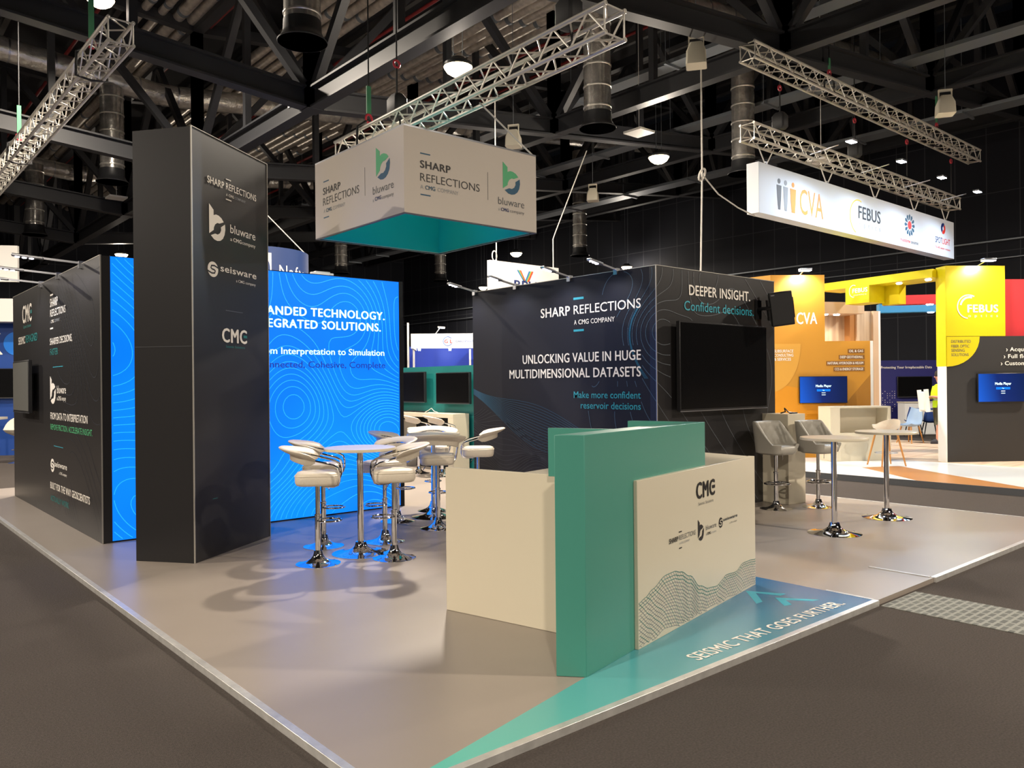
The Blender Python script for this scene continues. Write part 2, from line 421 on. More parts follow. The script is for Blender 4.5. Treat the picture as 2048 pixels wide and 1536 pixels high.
def s_logo(cx, cz, rx, rz_, m, mback, parent, **k):
    part('logo_mark', MB().plate([(cx + rx * math.cos(2 * PI * i / 28), cz + rz_ * math.sin(2 * PI * i / 28)) for i in range(28)], -0.003, -0.001), m, parent, smooth=0, **k)
    path = [(1.0, 0.30), (0.25, 0.52), (-0.3, 0.45), (-0.42, 0.16), (-0.2, 0.02), (0.2, -0.02), (0.42, -0.16), (0.3, -0.45), (-0.25, -0.52), (-1.0, -0.30)]
    mb = MB(); mb.ribbon([(cx + rx * x, cz + rz_ * z) for x, z in path], 0.2 * min(rx, rz_), -0.0035, 0.0)
    part('logo_mark', mb, mback, parent, smooth=0, **k)
def cmg_logo(x0, x1, z0, cap, m, mdash, parent, y=-0.003, **k):
    W_ = x1 - x0
    text('CMC', x0, x1 - 0.02 * W_, z0, cap, 'x', m, parent, y=y, **k)
    rule(x1 - 0.15 * W_, x1, z0 + 0.42 * cap, z0 + 0.62 * cap, mdash, parent, y=y - 0.001, **k)

def contours(fn, x0, x1, z0, z1, nx, nz, levels):
    """marching squares: list of line segments of fn at the levels"""
    X_ = [x0 + (x1 - x0) * i / nx for i in range(nx + 1)]; Z_ = [z0 + (z1 - z0) * j / nz for j in range(nz + 1)]
    F = [[fn(x, z) for z in Z_] for x in X_]; seg = []
    for i in range(nx):
        for j in range(nz):
            c = [(X_[i], Z_[j], F[i][j]), (X_[i + 1], Z_[j], F[i + 1][j]), (X_[i + 1], Z_[j + 1], F[i + 1][j + 1]), (X_[i], Z_[j + 1], F[i][j + 1])]
            lo = min(q[2] for q in c); hi = max(q[2] for q in c)
            for L in levels:
                if L < lo or L > hi: continue
                pts = []
                for k in range(4):
                    a, b = c[k], c[(k + 1) % 4]
                    if (a[2] < L) != (b[2] < L):
                        t = (L - a[2]) / (b[2] - a[2]); pts.append((a[0] + t * (b[0] - a[0]), a[1] + t * (b[1] - a[1])))
                for k in range(0, len(pts) - 1, 2): seg.append((pts[k], pts[k + 1]))
    return seg
def contour_part(name, seg, wd, m, parent, keep=lambda p: True, y=-0.001, **k):
    mb = MB()
    for a, b in seg:
        if keep(a) and keep(b): mb.ribbon([a, b], wd, y, 0.0008)
    return part(name, mb, m, parent, smooth=0, **k)

# ================================================================== SETTING
ZC = lambda x: 7.0 + (0.12 * (x - 7.2) if x > 7.2 else 0.076 * (7.2 - x))       # underside of the roof trusses
struct('floor', MB().box(-12, 31, -12, 50, -0.3, 0.0), 'carpet')
mb = MB(); xs = [-12, 7.2, 31]
for a, b in zip(xs[:-1], xs[1:]):
    mb.prism([(0, 0)] * 0 or [(a, -12), (b, -12), (b, 50), (a, 50)], 0, 0.2)
    n = len(mb.v) - 8
    for i in range(8):
        x, y, z = mb.v[n + i]; mb.v[n + i] = (x, y, z + ZC(x) + 4.5)
struct('ceiling', mb, 'roof')
struct('wall_right', MB().box(30, 30.3, -12, 50, 0, 14), 'hall_wall')
struct('wall_far', MB().box(-12, 30, 46, 46.3, 0, 14), 'hall_wall')
struct('wall_left', MB().box(-12, -11.7, -12, 46, 0, 14), 'hall_wall')
struct('wall_near', MB().box(-11.7, 30, -12, -11.7, 0, 14), 'hall_wall')
for i, (z_, r_) in enumerate(((6.35, 0.04), (5.75, 0.025))):
    o = part('trim_%d' % (i + 1), MB().tube([(29.9, -11, z_), (29.9, 46, z_)], r_, 6), 'tray', None); o['kind'] = 'structure'

# ---- exhibition platform
Z0 = 0.04
pf = thing('exhibition_platform', 'low taupe vinyl stage edged in aluminium, with a blue wedge at its front', 'platform', (1.68, 2.745, 0))
W_, D_ = 9.2, 12.8
part('stage_floor', MB().box(0.02, W_ - 0.02, 0.02, D_ - 0.02, 0.0, Z0 - 0.001), 'vinyl', pf, smooth=0)
part('edge_trim', MB().box(0, 0.045, 0, D_, 0, Z0 + 0.004), 'alu', pf, bevel=0.002)
part('edge_trim', MB().box(0.045, 4.30, 0, 0.045, 0, Z0 + 0.004), 'alu', pf, bevel=0.002)
part('edge_trim', MB().box(4.31, 5.325, 0.03, 0.075, 0, Z0 - 0.002), 'alu', pf, bevel=0.002)
part('edge_trim', MB().box(5.335, W_, 0, 0.045, 0, Z0 + 0.004), 'alu', pf, bevel=0.002)
part('edge_trim', MB().box(W_ - 0.045, W_, 0.045, D_, 0, Z0 + 0.004), 'alu', pf, bevel=0.002)
part('joint_strip', MB().box(4.285, 4.31, 0.045, 0.42, Z0 - 0.002, Z0 + 0.004), 'alu', pf)
part('joint_strip', MB().box(5.31, 5.335, 0.045, 0.56, Z0 - 0.002, Z0 + 0.006), 'alu', pf)
gr = part('floor_graphic', MB().prism([(0.05, 0.046), (4.285, 0.046), (4.285, 1.035), (1.54, 0.39)], Z0 - 0.002, Z0 + 0.0008), 'graphic', pf, smooth=0, label='blue printed wedge')
text('SEISMIC THAT GOES FURTHER.', 2.24, 4.03, 0.125, 0.105, 'b', 'print_white', gr, y=-(Z0 + 0.002), flat=True)
for tip, a, b in (((3.82, 0.835), (3.56, 0.575), (3.97, 0.575)), ((3.81, 0.575), (3.66, 0.405), (4.0, 0.315))):
    mid = ((a[0] + b[0]) / 2 * 0.8 + tip[0] * 0.2, (a[1] + b[1]) / 2 * 0.8 + tip[1] * 0.2)
    part('printed_arrow', MB().prism([tip, a, (a[0] * 0.8 + b[0] * 0.2, a[1] * 0.8 + b[1] * 0.2), (tip[0], tip[1] - 0.09), (a[0] * 0.2 + b[0] * 0.8, a[1] * 0.2 + b[1] * 0.8), b], Z0 + 0.0008, Z0 + 0.0016), 'print_teal', gr, smooth=0)
solo('floor_mat', MB().prism([(0, 0.92), (0, 0), (1.2, 0.3), (1.2, 0.92)][:0] or [(0.0, -0.92), (0.0, 0.0), (0.6, 0.0), (0.6, -3.4), (0.0, -3.4)], 0.0, 0.006), 'grate',
     'pale woven mat strip on the dark carpet at the platform edge', 'mat', loc=(5.986, 2.735, 0))

# ================================================================== LEFT DISPLAY WALL (faces -X)
HT = 3.05
lw = thing('display_wall', 'black printed display wall with four logos and a wall screen, at the far left', 'display wall', (2.225, 14.33, Z0), R(-90))
zz = -Z0
part('panel', MB().box(0, 5.10, 0, 0.10, 0, HT), 'black_panel', lw, smooth=0)
part('edge_profile', MB().box(-0.002, 5.104, -0.003, 0.012, HT, HT + 0.008).box(5.10, 5.106, -0.003, 0.01, 0, HT), 'edge', lw, smooth=0)
def f_l(x, z): return math.sin(1.7 * x + 0.6 * math.sin(2.2 * z)) + 0.7 * math.sin(2.6 * z + 1.1 * math.cos(1.3 * x)) + 0.4 * math.sin(3.1 * (x + z))
contour_part('contour_print', contours(f_l, 2.6, 5.08, 0.1, 2.98, 50, 60, [-1.4, -1.0, -.6, -.2, .2, .6, 1.0, 1.4]), 0.008, 'line_faint', lw, keep=lambda p: p[0] > 3.2 + 0.5 * math.sin(p[1] * 2))
cmg_logo(0.79, 1.47, 2.645 + zz, 0.24, 'print_white', 'print_dteal', lw)
text('Seismic Solutions', 0.84, 1.41, 2.562 + zz, 0.045, 'r', 'print_dteal', lw)
text('SEISMIC', 0.455, 0.973, 2.343 + zz, 0.105, 'b', 'print_white', lw)
text('REIMAGINED', 1.02, 1.835, 2.348 + zz, 0.105, 'b', 'print_dteal', lw)
rule(2.67, 2.83, 2.873 + zz, 2.893 + zz, 'print_white', lw); rule(2.655, 2.815, 2.445 + zz, 2.465 + zz, 'print_white', lw)
text('SHARP', 2.667, 3.104, 2.731 + zz, 0.103, 'b', 'print_white', lw)
text('REFLECTIONS', 2.662, 3.517, 2.606 + zz, 0.09, 'r', 'print_white', lw)
text('A', 2.658, 2.70, 2.522 + zz, 0.04, 'r', 'print_grey', lw); text('CMG', 2.73, 2.87, 2.522 + zz, 0.04, 'b', 'print_white', lw); text('COMPANY', 2.90, 3.194, 2.522 + zz, 0.04, 'r', 'print_grey', lw)
text('SHARPER DECISIONS,', 2.643, 3.848, 2.246 + zz, 0.082, 'b', 'print_white', lw)
text('FASTER', 2.64, 3.087, 2.113 + zz, 0.082, 'r', 'print_dteal', lw)
rule(2.79, 3.348, 1.953 + zz, 1.962 + zz, 'print_teal', lw)
b_logo(2.62, 1.489 + zz, 0.317, 0.355, 'print_white', 'print_white', lw)
text('bluware', 3.012, 3.499, 1.625 + zz, 0.095, 'r', 'print_white', lw)
text('a', 3.008, 3.05, 1.538 + zz, 0.05, 'r', 'print_white', lw); text('CMG', 3.08, 3.24, 1.538 + zz, 0.05, 'x', 'print_white', lw); text('company', 3.26, 3.495, 1.538 + zz, 0.05, 'r', 'print_white', lw)
text('FROM DATA TO INTERPRETATION', 2.63, 4.534, 1.293 + zz, 0.085, 'b', 'print_white', lw)
text('REMOVE FRICTION. ACCELERATE INSIGHT.', 2.625, 4.737, 1.16 + zz, 0.07, 'r', 'print_green', lw)
rule(2.80, 3.313, 0.953 + zz, 0.96 + zz, 'print_teal', lw)
s_logo(2.712, 0.70 + zz, 0.105, 0.085, 'print_white', 'black_panel', lw)
text('seisware', 2.845, 3.521, 0.698 + zz, 0.068, 'b', 'print_white', lw); text('a CMG company', 3.097, 3.503, 0.616 + zz, 0.034, 'r', 'print_white', lw)
text('BUILT FOR THE WAY GEOSCIENTISTS', 2.59, 4.603, 0.40 + zz, 0.082, 'b', 'print_white', lw)
text('ACTUALLY WORK.', 2.584, 3.615, 0.244 + zz, 0.068, 'r', 'print_dteal', lw)

# TV on the left wall
def screen_tv(name, label, loc, rz, wd, ht, depth, gap, msc, group=None):
    """flat screen whose back is `gap` in front of the wall at local y=0"""
    t = thing(name, label, 'screen', loc, rz, group)
    y0 = -gap - depth
    part('housing', MB().box(0, wd, y0 + 0.004, -gap, 0, ht), 'bezel', t, bevel=0.004)
    b = 0.018
    part('screen_glass', MB().box(b, wd - b, y0, y0 + 0.006, b + 0.01, ht - b), msc, t, smooth=0)
    part('bezel_strip', MB().box(0, wd, y0 - 0.001, y0 + 0.008, -0.004, 0.006), 'steel', t)
    part('wall_bracket', MB().box(wd * 0.3, wd * 0.7, -gap, 0, ht * 0.25, ht * 0.75), 'black_plastic', t)
    return t
screen_tv('wall_screen', 'large grey-lit flat screen on the black wall at the far left', (2.225, 13.56, 1.355), R(-90), 1.14, 0.72, 0.05, 0.08, 'grey_screen')

# arm lights (LED bars on arms)
def arm_light(label, base, dx, dy, dz, group):
    t = thing('arm_light', label, 'spotlight', base, 0, group)
    hd = Vector((dx, dy, dz)); u = hd.normalized(); s = u.cross(Vector((0, 0, 1))).normalized()
    part('arm', MB().bar((0, 0, 0.0), hd * 0.66, 0.03, 0.022), 'steel', t)
    part('clamp', MB().box(-0.03, 0.03, -0.03, 0.03, -0.06, 0.02), 'steel', t)
    part('head', MB().bar(hd * 0.55, hd, 0.075, 0.03), 'steel', t, bevel=0.008)
    lens = MB()
    for k in range(3):
        c = hd * (0.72 + 0.1 * k); lens.lathe([(0.022, -0.024), (0.022, -0.014)], 12, c)
    part('led_lens', lens, 'lens_arm', t)
    p = Vector(base) + hd * 0.85
    light('arm_led', 'SPOT', tuple(p + Vector((0, 0, -0.04))), ARM_W, (0.92, 0.92, 1.0), 0.03, tuple(p + Vector((-hd.x * 0.9, -hd.y * 0.9, -1.6))), 120, 0.8)
    return t
for y_, n_ in ((10.03, 'nearest the blue light wall'), (11.18, 'second from the blue light wall'), (12.23, 'third from the blue light wall')):
    arm_light('slim silver arm light on the left black wall, ' + n_, (2.225, y_, Z0 + HT + 0.012), -0.66, 0.12, 0.05, 'arm lights on the left wall')

# ================================================================== BLUE LIGHTBOX WALL (faces -Y)
bw = thing('lightbox_wall', 'tall backlit bright blue wall printed with white slogans', 'display wall', (2.327, 9.24, Z0))
part('light_panel', MB().box(0.0, 3.618, 0, 0.1, 0.01, HT), 'lightbox', bw, smooth=0)
part('end_frame', MB().box(3.618, 3.68, -0.005, 0.11, 0, HT + 0.008), 'black_matt', bw)
part('base_frame', MB().box(0, 3.618, -0.004, 0.1, 0.0, 0.014).box(0, 3.618, -0.004, 0.1, HT, HT + 0.008), 'black_matt', bw)
def f_b(x, z):
    g = lambda cx, cz, s, a: a * math.exp(-((x - cx) ** 2 + (z - cz) ** 2 * 1.3) / (s * s))
    return 1.1 * math.sin(1.5 * x + 0.9 * math.sin(1.9 * z)) + 0.9 * math.sin(2.1 * z + 1.2 * math.cos(1.2 * x)) + g(2.1, 1.35, .6, 2.2) + g(3.3, 1.05, .5, 2.6) + g(2.9, 2.6, .6, 1.4) + g(1.9, 0.6, .5, 1.8) + 0.25 * math.sin(5 * x + 2 * z)
contour_part('contour_print', contours(f_b, 0.02, 3.6, 0.03, HT - 0.02, 90, 76, [i * 0.24 - 2.4 for i in range(27)]), 0.008, 'light_line', bw)
o_ = -0.102
text('EXPANDED TECHNOLOGY.', 1.585 + o_, 3.488 + o_, 2.563 + zz, 0.102, 'x', 'light_text', bw)
text('INTEGRATED SOLUTIONS.', 1.60 + o_, 3.428 + o_, 2.408 + zz, 0.102, 'x', 'light_text', bw)
text('From Interpretation to Simulation', 1.70 + o_, 3.482 + o_, 2.083 + zz, 0.08, 'm', 'light_text', bw)
text('Connected, Cohesive, Complete', 1.70 + o_, 3.495 + o_, 1.917 + zz, 0.08, 'm', 'light_navy', bw)
for x_, w_ in ((2.35, 0.30),):
    solo('control_box', MB().box(0, w_, 0.02, 0.08, 0, 0.03).box(0.05, w_ - 0.05, 0.02, 0.08, 0.03, 0.045), 'steel', 'small silver control box on top of the blue light wall', 'control box', loc=(2.327 + x_, 9.24, Z0 + HT + 0.008))

# ================================================================== TOWER (rotated 36.5 deg)
tw = thing('display_column', 'tall black four-metre column with white company logos on its right face', 'column', (2.621, 7.598, Z0), R(36.5))
TWH = 4.09
part('front_face', MB().box(0, 1.365, 0, 0.02, 0, TWH), 'black_panel', tw, smooth=0)
part('column_body', MB().box(0.001, 1.365, 0.02, 0.63, 0, TWH - 0.002), 'black_panel', tw, smooth=0)
part('edge_profile', MB().box(-0.004, 0.007, -0.004, 0.007, 0, TWH).box(-0.004, 1.369, -0.004, 0.006, TWH, TWH + 0.006).box(1.36, 1.369, -0.004, 0.006, 0, TWH), 'edge', tw, smooth=0)
part('panel_joint', MB().box(-0.002, 0.0, 0.02, 0.62, 2.03, 2.034), 'print_dgrey', tw, smooth=0)
rule(0.565, 0.654, 3.768 + zz, 3.778 + zz, 'print_white', tw); rule(0.562, 0.659, 3.566 + zz, 3.576 + zz, 'print_white', tw)
text('SHARP', 0.246, 0.528, 3.664 + zz, 0.066, 'b', 'print_white', tw); text('REFLECTIONS', 0.563, 1.131, 3.669 + zz, 0.066, 'r', 'print_white', tw)
text('A', 0.565, 0.59, 3.604 + zz, 0.026, 'r', 'print_white', tw); text('CMG', 0.61, 0.70, 3.604 + zz, 0.026, 'b', 'print_white', tw); text('COMPANY', 0.72, 0.922, 3.604 + zz, 0.026, 'r', 'print_grey', tw)
b_logo(0.272, 3.123 + zz, 0.272, 0.342, 'print_white', 'print_white', tw)
text('bluware', 0.632, 1.108, 3.246 + zz, 0.084, 'r', 'print_white', tw)
text('a', 0.631, 0.665, 3.165 + zz, 0.036, 'r', 'print_white', tw); text('CMG', 0.685, 0.835, 3.165 + zz, 0.036, 'x', 'print_white', tw); text('company', 0.85, 1.107, 3.165 + zz, 0.036, 'r', 'print_white', tw)
s_logo(0.328, 2.834 + zz, 0.087, 0.075, 'print_white', 'black_panel', tw)
text('seisware', 0.455, 1.117, 2.834 + zz, 0.066, 'b', 'print_white', tw); text('a CMG company', 0.731, 1.106, 2.758 + zz, 0.028, 'r', 'print_white', tw)
rule(0.543, 0.849, 2.451 + zz, 2.454 + zz, 'print_grey', tw)
cmg_logo(0.476, 0.926, 2.135 + zz, 0.135, 'print_white', 'print_dteal', tw)
text('Seismic Solutions', 0.538, 0.881, 2.08 + zz, 0.024, 'r', 'print_dteal', tw)
rule(0.29, 0.37, 0.598 + zz, 0.604 + zz, 'print_dteal', tw)

# ================================================================== CORNER WALL (black, left face X=7.53, right face Y=6.09)
cw = thing('corner_display_wall', 'black corner wall with contour lines and white slogans in the middle', 'display wall', (7.53, 6.09, Z0))
KA = dict(loc=(0, 3.33, 0), rz=R(-90)); KS = 0.0           # local x of this face counts from Y=9.42
part('left_panel', MB().box(-0.22, 3.30, 0.002, 0.10, 0, HT), 'navy_panel', cw, smooth=0, **KA)
part('right_panel', MB().box(0, 2.60, 0.002, 0.10, 0, HT), 'black_panel', cw, smooth=0)
part('edge_profile', MB().box(-0.005, 0.006, -0.005, 0.006, 0, HT).box(-0.005, 2.605, -0.003, 0.01, HT, HT + 0.008).box(-0.003, 0.01, 0.01, 3.55, HT, HT + 0.008), 'edge', cw, smooth=0)
def f_k(x, z):
    g = lambda cx, cz, s, a: a * math.exp(-((x - cx) ** 2 + (z - cz) ** 2) / (s * s))
    return 0.9 * (x - 3.3) + 0.55 * z + g(3.3, 2.3, .45, 2.1) - g(2.9, 2.75, .5, 1.3) + g(4.3, 2.9, .4, 1.4) - g(2.55, 1.9, .55, 1.2) + 0.3 * math.sin(2.5 * z + x) + g(3.9, 2.2, .35, 0.8)
lv = [i * 0.42 + 0.1 for i in range(-6, 14)]
segk = contours(f_k, 1.9, 3.33, 0.5, HT - 0.02, 46, 80, lv)
contour_part('contour_print', segk, 0.008, 'line_dark', cw, keep=lambda p: p[0] > 2.3 + 0.35 * math.sin(3 * p[1] + 1) + 0.1 and not (p[1] > 1.68 and p[1] < 2.1 and p[0] < 3.1) and not (1.3 < p[1] < 1.6 and p[0] < 3.09), **KA)
segr = contours(lambda x, z: f_k(x + 3.33, z), 0.0, 2.58, 0.05, HT - 0.02, 70, 80, lv)
contour_part('contour_print', segr, 0.007, 'line_grey', cw, keep=lambda p: not (0.29 < p[0] < 2.22 and 1.35 < p[1] < 2.4))
for wdx, lvx in ((0.02, [0.9]),):
    contour_part('contour_print', contours(f_k, 2.2, 3.33, 1.7, 2.6, 40, 40, [1.06, 1.12, 1.18]), 0.007, 'line_blue', cw, keep=lambda p: p[0] > 2.75, **KA)
rule(1.95, 2.137, 2.792 + zz, 2.822 + zz, 'print_teal', cw, **KA); rule(1.948, 2.134, 2.372 + zz, 2.4 + zz, 'print_teal', cw, **KA)
text('SHARP', 1.316, 1.881, 2.597 + zz, 0.122, 'b', 'print_white', cw, **KA); text('REFLECTIONS', 1.952, 3.098, 2.602 + zz, 0.116, 'r', 'print_white', cw, **KA)
text('A', 1.958, 2.005, 2.464 + zz, 0.061, 'r', 'print_white', cw, **KA); text('CMG', 2.04, 2.223, 2.464 + zz, 0.061, 'b', 'print_white', cw, **KA); text('COMPANY', 2.26, 2.674, 2.464 + zz, 0.061, 'r', 'print_white', cw, **KA)
text('UNLOCKING VALUE IN HUGE', 0.93, 3.09, 1.971 + zz, 0.12, 'b', 'print_white', cw, **KA)
text('MULTIDIMENSIONAL DATASETS', 0.64, 3.089, 1.768 + zz, 0.12, 'b', 'print_white', cw, **KA)
text('Make more confident', 1.94, 3.084, 1.497 + zz, 0.086, 'r', 'print_teal', cw, **KA)
text('reservoir decisions', 2.067, 3.083, 1.36 + zz, 0.086, 'r', 'print_teal', cw, **KA)
mbt = MB(); mbf = MB()
for k in range(16):                      # bundle of flowing lines falling to the right
    u = k / 15
    mbt.ribbon([(-0.21 + 2.3 * t, 1.72 - 0.28 * u - (0.62 + 0.1 * u) * t - 0.10 * math.sin(5.2 * t + 1.4) * (1 - 2 * u) - 0.16 * math.sin(PI * t) * (0.3 + u * 0.4) + zz) for t in [i / 24 for i in range(25)]], 0.006, -0.001)
for k in range(34):                      # faint ripples beneath
    z_ = 1.32 - 0.045 * k
    pts = []
    for i in range(36):
        t = i / 35; x_ = -0.21 + 2.45 * t
        zt = z_ + 0.10 * math.sin(3.1 * x_ + 0.23 * k) + 0.07 * math.sin(5.3 * x_ - 0.3 * k) - 0.12 * x_
        if 0.04 < zt < 1.36 - 0.30 * x_: pts.append((x_, zt + zz))
        else:
            if len(pts) > 1: mbf.ribbon(pts, 0.006, -0.001)
            pts = []
    if len(pts) > 1: mbf.ribbon(pts, 0.006, -0.001)
part('wave_print', mbt, 'line_navy', cw, smooth=0, **KA); part('wave_print', mbf, 'line_faint', cw, smooth=0, **KA)
text('DEEPER INSIGHT.', 0.645, 1.987, 2.779 + zz, 0.124, 'b', 'print_white', cw)
text('Confident decisions.', 0.542, 2.073, 2.583 + zz, 0.118, 'r', 'print_teal', cw)
screen_tv('large_wall_screen', 'very large black flat screen on the corner wall under the teal slogan', (7.83, 6.09, 1.335), 0, 1.91, 1.10, 0.06, 0.06, 'screen')
for y_, n_ in ((9.58, 'leftmost'), (8.63, 'second from the left'), (7.54, 'third from the left'), (6.71, 'rightmost, nearest the corner')):
    arm_light('slim silver arm light on top of the corner wall, ' + n_, (7.53, y_, Z0 + HT + 0.012), -0.5, 0.0, 0.09, 'arm lights on the corner wall')

# loudspeaker on the end of the corner wall
sp = thing('loudspeaker', 'black box loudspeaker tilted down on the end of the corner wall', 'loudspeaker', (9.88, 5.85, 2.68), R(-8))
mS = Matrix.Rotation(R(-9), 4, 'Y') @ Matrix.Rotation(R(-40), 4, 'Z')
part('cabinet', MB().prism([(-0.15, -0.12), (0.15, -0.12), (0.115, 0.15), (-0.115, 0.15)], -0.23, 0.23).xf(mS), 'black_plastic', sp, bevel=0.012)
part('grille', MB().box(-0.14, 0.14, -0.128, -0.118, -0.21, 0.21).xf(mS), 'dim_grey', sp)
part('badge', MB().box(-0.13, -0.085, -0.131, -0.127, 0.185, 0.2).xf(mS), 'steel', sp)
part('yoke', MB().box(-0.172, -0.156, -0.05, 0.05, -0.14, 0.14).xf(mS), 'black_plastic', sp); part('yoke', MB().box(0.156, 0.172, -0.05, 0.05, -0.14, 0.14).xf(mS), 'black_plastic', sp)
part('wall_mount', MB().tube([(-0.16, 0.0, 0), (-0.22, 0.1, 0.0), (-0.22, 0.19, 0.0)], 0.024).box(-0.28, -0.16, 0.185, 0.2, -0.14, 0.12), 'black_plastic', sp)

# ================================================================== RECEPTION COUNTER
ct = thing('reception_counter', 'white reception counter wrapped by a sea-green screen, with printed front', 'counter', (3.231, 3.131, Z0), R(12.7))
HW, HG = 1.045, 1.36
scr = part('green_screen', MB().prism([(0, 0), (1.685, 0), (1.66, 0.15), (-0.08, 0.15)], 0, HG), 'green_lam', ct, bevel=0.003, label='sea-green screen')
part('screen_wing', MB().prism([(1.60, 0.15), (1.66, 0.15), (1.655, 0.575), (1.575, 0.575)], HW, HG), 'green_lam', scr, bevel=0.002)
part('screen_wing', MB().prism([(0.56, 0.15), (0.60, 0.15), (0.53, 0.575), (0.488, 0.575)], HW, HG), 'green_lam', scr, bevel=0.002)
part('side_panel', MB().box(0.572, 0.602, 0.15, 1.54, 0.0, HW), 'white_lam', ct, bevel=0.003)
part('desk_body', MB().prism([(1.687, 0.002), (2.53, 0.002), (2.70, 0.52), (2.78, 0.84), (0.603, 0.84), (0.603, 0.151), (1.687, 0.151)], 0, HW - 0.03), 'white_lam', ct, bevel=0.002)
part('worktop', MB().prism([(1.687, 0.0), (2.535, 0.0), (2.705, 0.52), (2.79, 0.85), (0.603, 0.85), (0.603, 0.151), (1.687, 0.151)], HW - 0.03, HW), 'white_lam', ct, bevel=0.002)
FPL = Vector((3.80 - 3.231, 3.235 - 3.131, 0)); FPL.rotate(Matrix.Rotation(R(-12.7), 3, 'Z'))
fp = part('front_panel', MB().box(0, 1.978, 0, 0.05, 0, HW), 'white_lam', ct, loc=FPL, rz=R(11.8 - 12.7), bevel=0.003, label='white printed front panel')
cmg_logo(0.857, 1.175, 0.87 + zz, 0.111, 'print_black', 'print_black', fp)
text('Seismic Solutions', 0.887, 1.146, 0.820 + zz, 0.021, 'l', 'print_dgrey', fp)
rule(0.574, 0.617, 0.677 + zz, 0.684 + zz, 'print_black', fp); rule(0.577, 0.617, 0.567 + zz, 0.574 + zz, 'print_black', fp)
text('SHARP', 0.426, 0.557, 0.624 + zz, 0.032, 'b', 'print_black', fp); text('REFLECTIONS', 0.571, 0.838, 0.626 + zz, 0.032, 'l', 'print_dgrey', fp)
text('A CMG COMPANY', 0.578, 0.742, 0.596 + zz, 0.014, 'l', 'print_grey', fp)
b_logo(0.878, 0.567 + zz, 0.097, 0.152, 'print_black', 'print_black', fp)
text('bluware', 1.01, 1.195, 0.628 + zz, 0.034, 'l', 'print_dgrey', fp); text('a', 1.012, 1.025, 0.591 + zz, 0.016, 'l', 'print_dgrey', fp); text('CMG', 1.032, 1.09, 0.591 + zz, 0.018, 'x', 'print_black', fp); text('company', 1.098, 1.194, 0.591 + zz, 0.016, 'l', 'print_grey', fp)
s_logo(1.277, 0.644 + zz, 0.035, 0.038, 'print_black', 'white_lam', fp)
text('seisware', 1.324, 1.595, 0.649 + zz, 0.022, 'b', 'print_dgrey', fp); text('a CMG company', 1.442, 1.586, 0.613 + zz, 0.012, 'l', 'print_dgrey', fp)
PROF = [(0.0, 0.325), (0.10, 0.345), (0.186, 0.376), (0.378, 0.43), (0.50, 0.43), (0.6, 0.408), (0.74, 0.354), (0.905, 0.25), (1.05, 0.205), (1.203, 0.19), (1.30, 0.215), (1.364, 0.238), (1.563, 0.225), (1.704, 0.265), (1.85, 0.262), (1.975, 0.25)]
def prof(x):
    x = max(0, min(1.974, x))
    for (a, za), (b, zb) in zip(PROF[:-1], PROF[1:]):
        if a <= x <= b:
            t = (x - a) / (b - a); t = t * t * (3 - 2 * t); return za + (zb - za) * t
mbw = MB(); mbg = MB(); NR = 17
def wv(x, j):
    d = j / NR
    return prof(x) - d * 0.36 - 0.02 * math.sin(7 * x + 4 * d) * d + 0.03 * math.sin(3.2 * x + 2.5) * d * (1 - d) * 3
for j in range(NR):
    run = []
    for i in range(80):
        x = 0.006 + 1.966 * i / 79; z = wv(x, j)
        if 0.008 + Z0 < z: run.append((x, z + zz))
        else:
            if len(run) > 1: (mbw if j < 3 else mbg).ribbon(run, 0.0035, -0.001)
            run = []
    if len(run) > 1: (mbw if j < 3 else mbg).ribbon(run, 0.0035, -0.001)
for i in range(-14, 62):
    run = []
    for j in range(NR):
        x = 0.006 + 0.034 * i + 0.022 * j; 
        if not 0.004 < x < 1.973: continue
        z = wv(x, j)
        if z > Z0 + 0.008: run.append((x, z + zz))
    if len(run) > 1: (mbg if i % 3 else mbw).ribbon(run, 0.003, -0.001)
part('wave_print', mbw, 'print_dteal', fp, smooth=0); part('wave_print', mbg, 'print_grey', fp, smooth=0)

# ================================================================== HANGING BANNER BOX
hb = thing('hanging_banner_box', 'square white hanging banner box, teal inside, with four company logos', 'banner', (5.0, 7.638, 3.65))
BS, BD, BH = 2.03, 2.12, 0.985
part('banner_side', MB().box(0, BS, 0, 0.03, 0, BH), 'banner_white', hb, smooth=0)
part('banner_side', MB().box(0, 0.03, 0.03, BD, 0, BH), 'banner_white', hb, smooth=0)
part('banner_side', MB().box(0, BS, BD, BD + 0.03, 0, BH), 'banner_white', hb, smooth=0)
part('banner_side', MB().box(BS - 0.03, BS, 0.03, BD, 0, BH), 'banner_white', hb, smooth=0)
part('teal_lining', MB().box(0.03, BS - 0.03, BD - 0.012, BD, 0.01, BH - 0.01).box(BS - 0.042, BS - 0.03, 0.03, BD - 0.012, 0.01, BH - 0.01).box(0.03, 0.042, 0.03, BD - 0.012, 0.01, BH - 0.01).box(0.042, BS - 0.042, 0.03, 0.042, 0.01, BH - 0.01), 'teal_inner', hb, smooth=0, label='teal inner lining')
part('bottom_frame', MB().box(0, BS, -0.002, 0.034, -0.012, 0.0).box(0, 0.034, 0.034, BD + 0.03, -0.012, 0).box(BS - 0.034, BS, 0.034, BD + 0.03, -0.012, 0).box(0.034, BS - 0.034, BD, BD + 0.03, -0.012, 0), 'print_dgrey', hb, smooth=0)
part('top_frame', MB().box(0, BS, -0.002, 0.034, BH, BH + 0.02).box(0, 0.034, 0.034, BD + 0.03, BH, BH + 0.02).box(BS - 0.034, BS, 0.034, BD + 0.03, BH, BH + 0.02).box(0.034, BS - 0.034, BD, BD + 0.03, BH, BH + 0.02), 'steel', hb, smooth=0)
q = -3.65
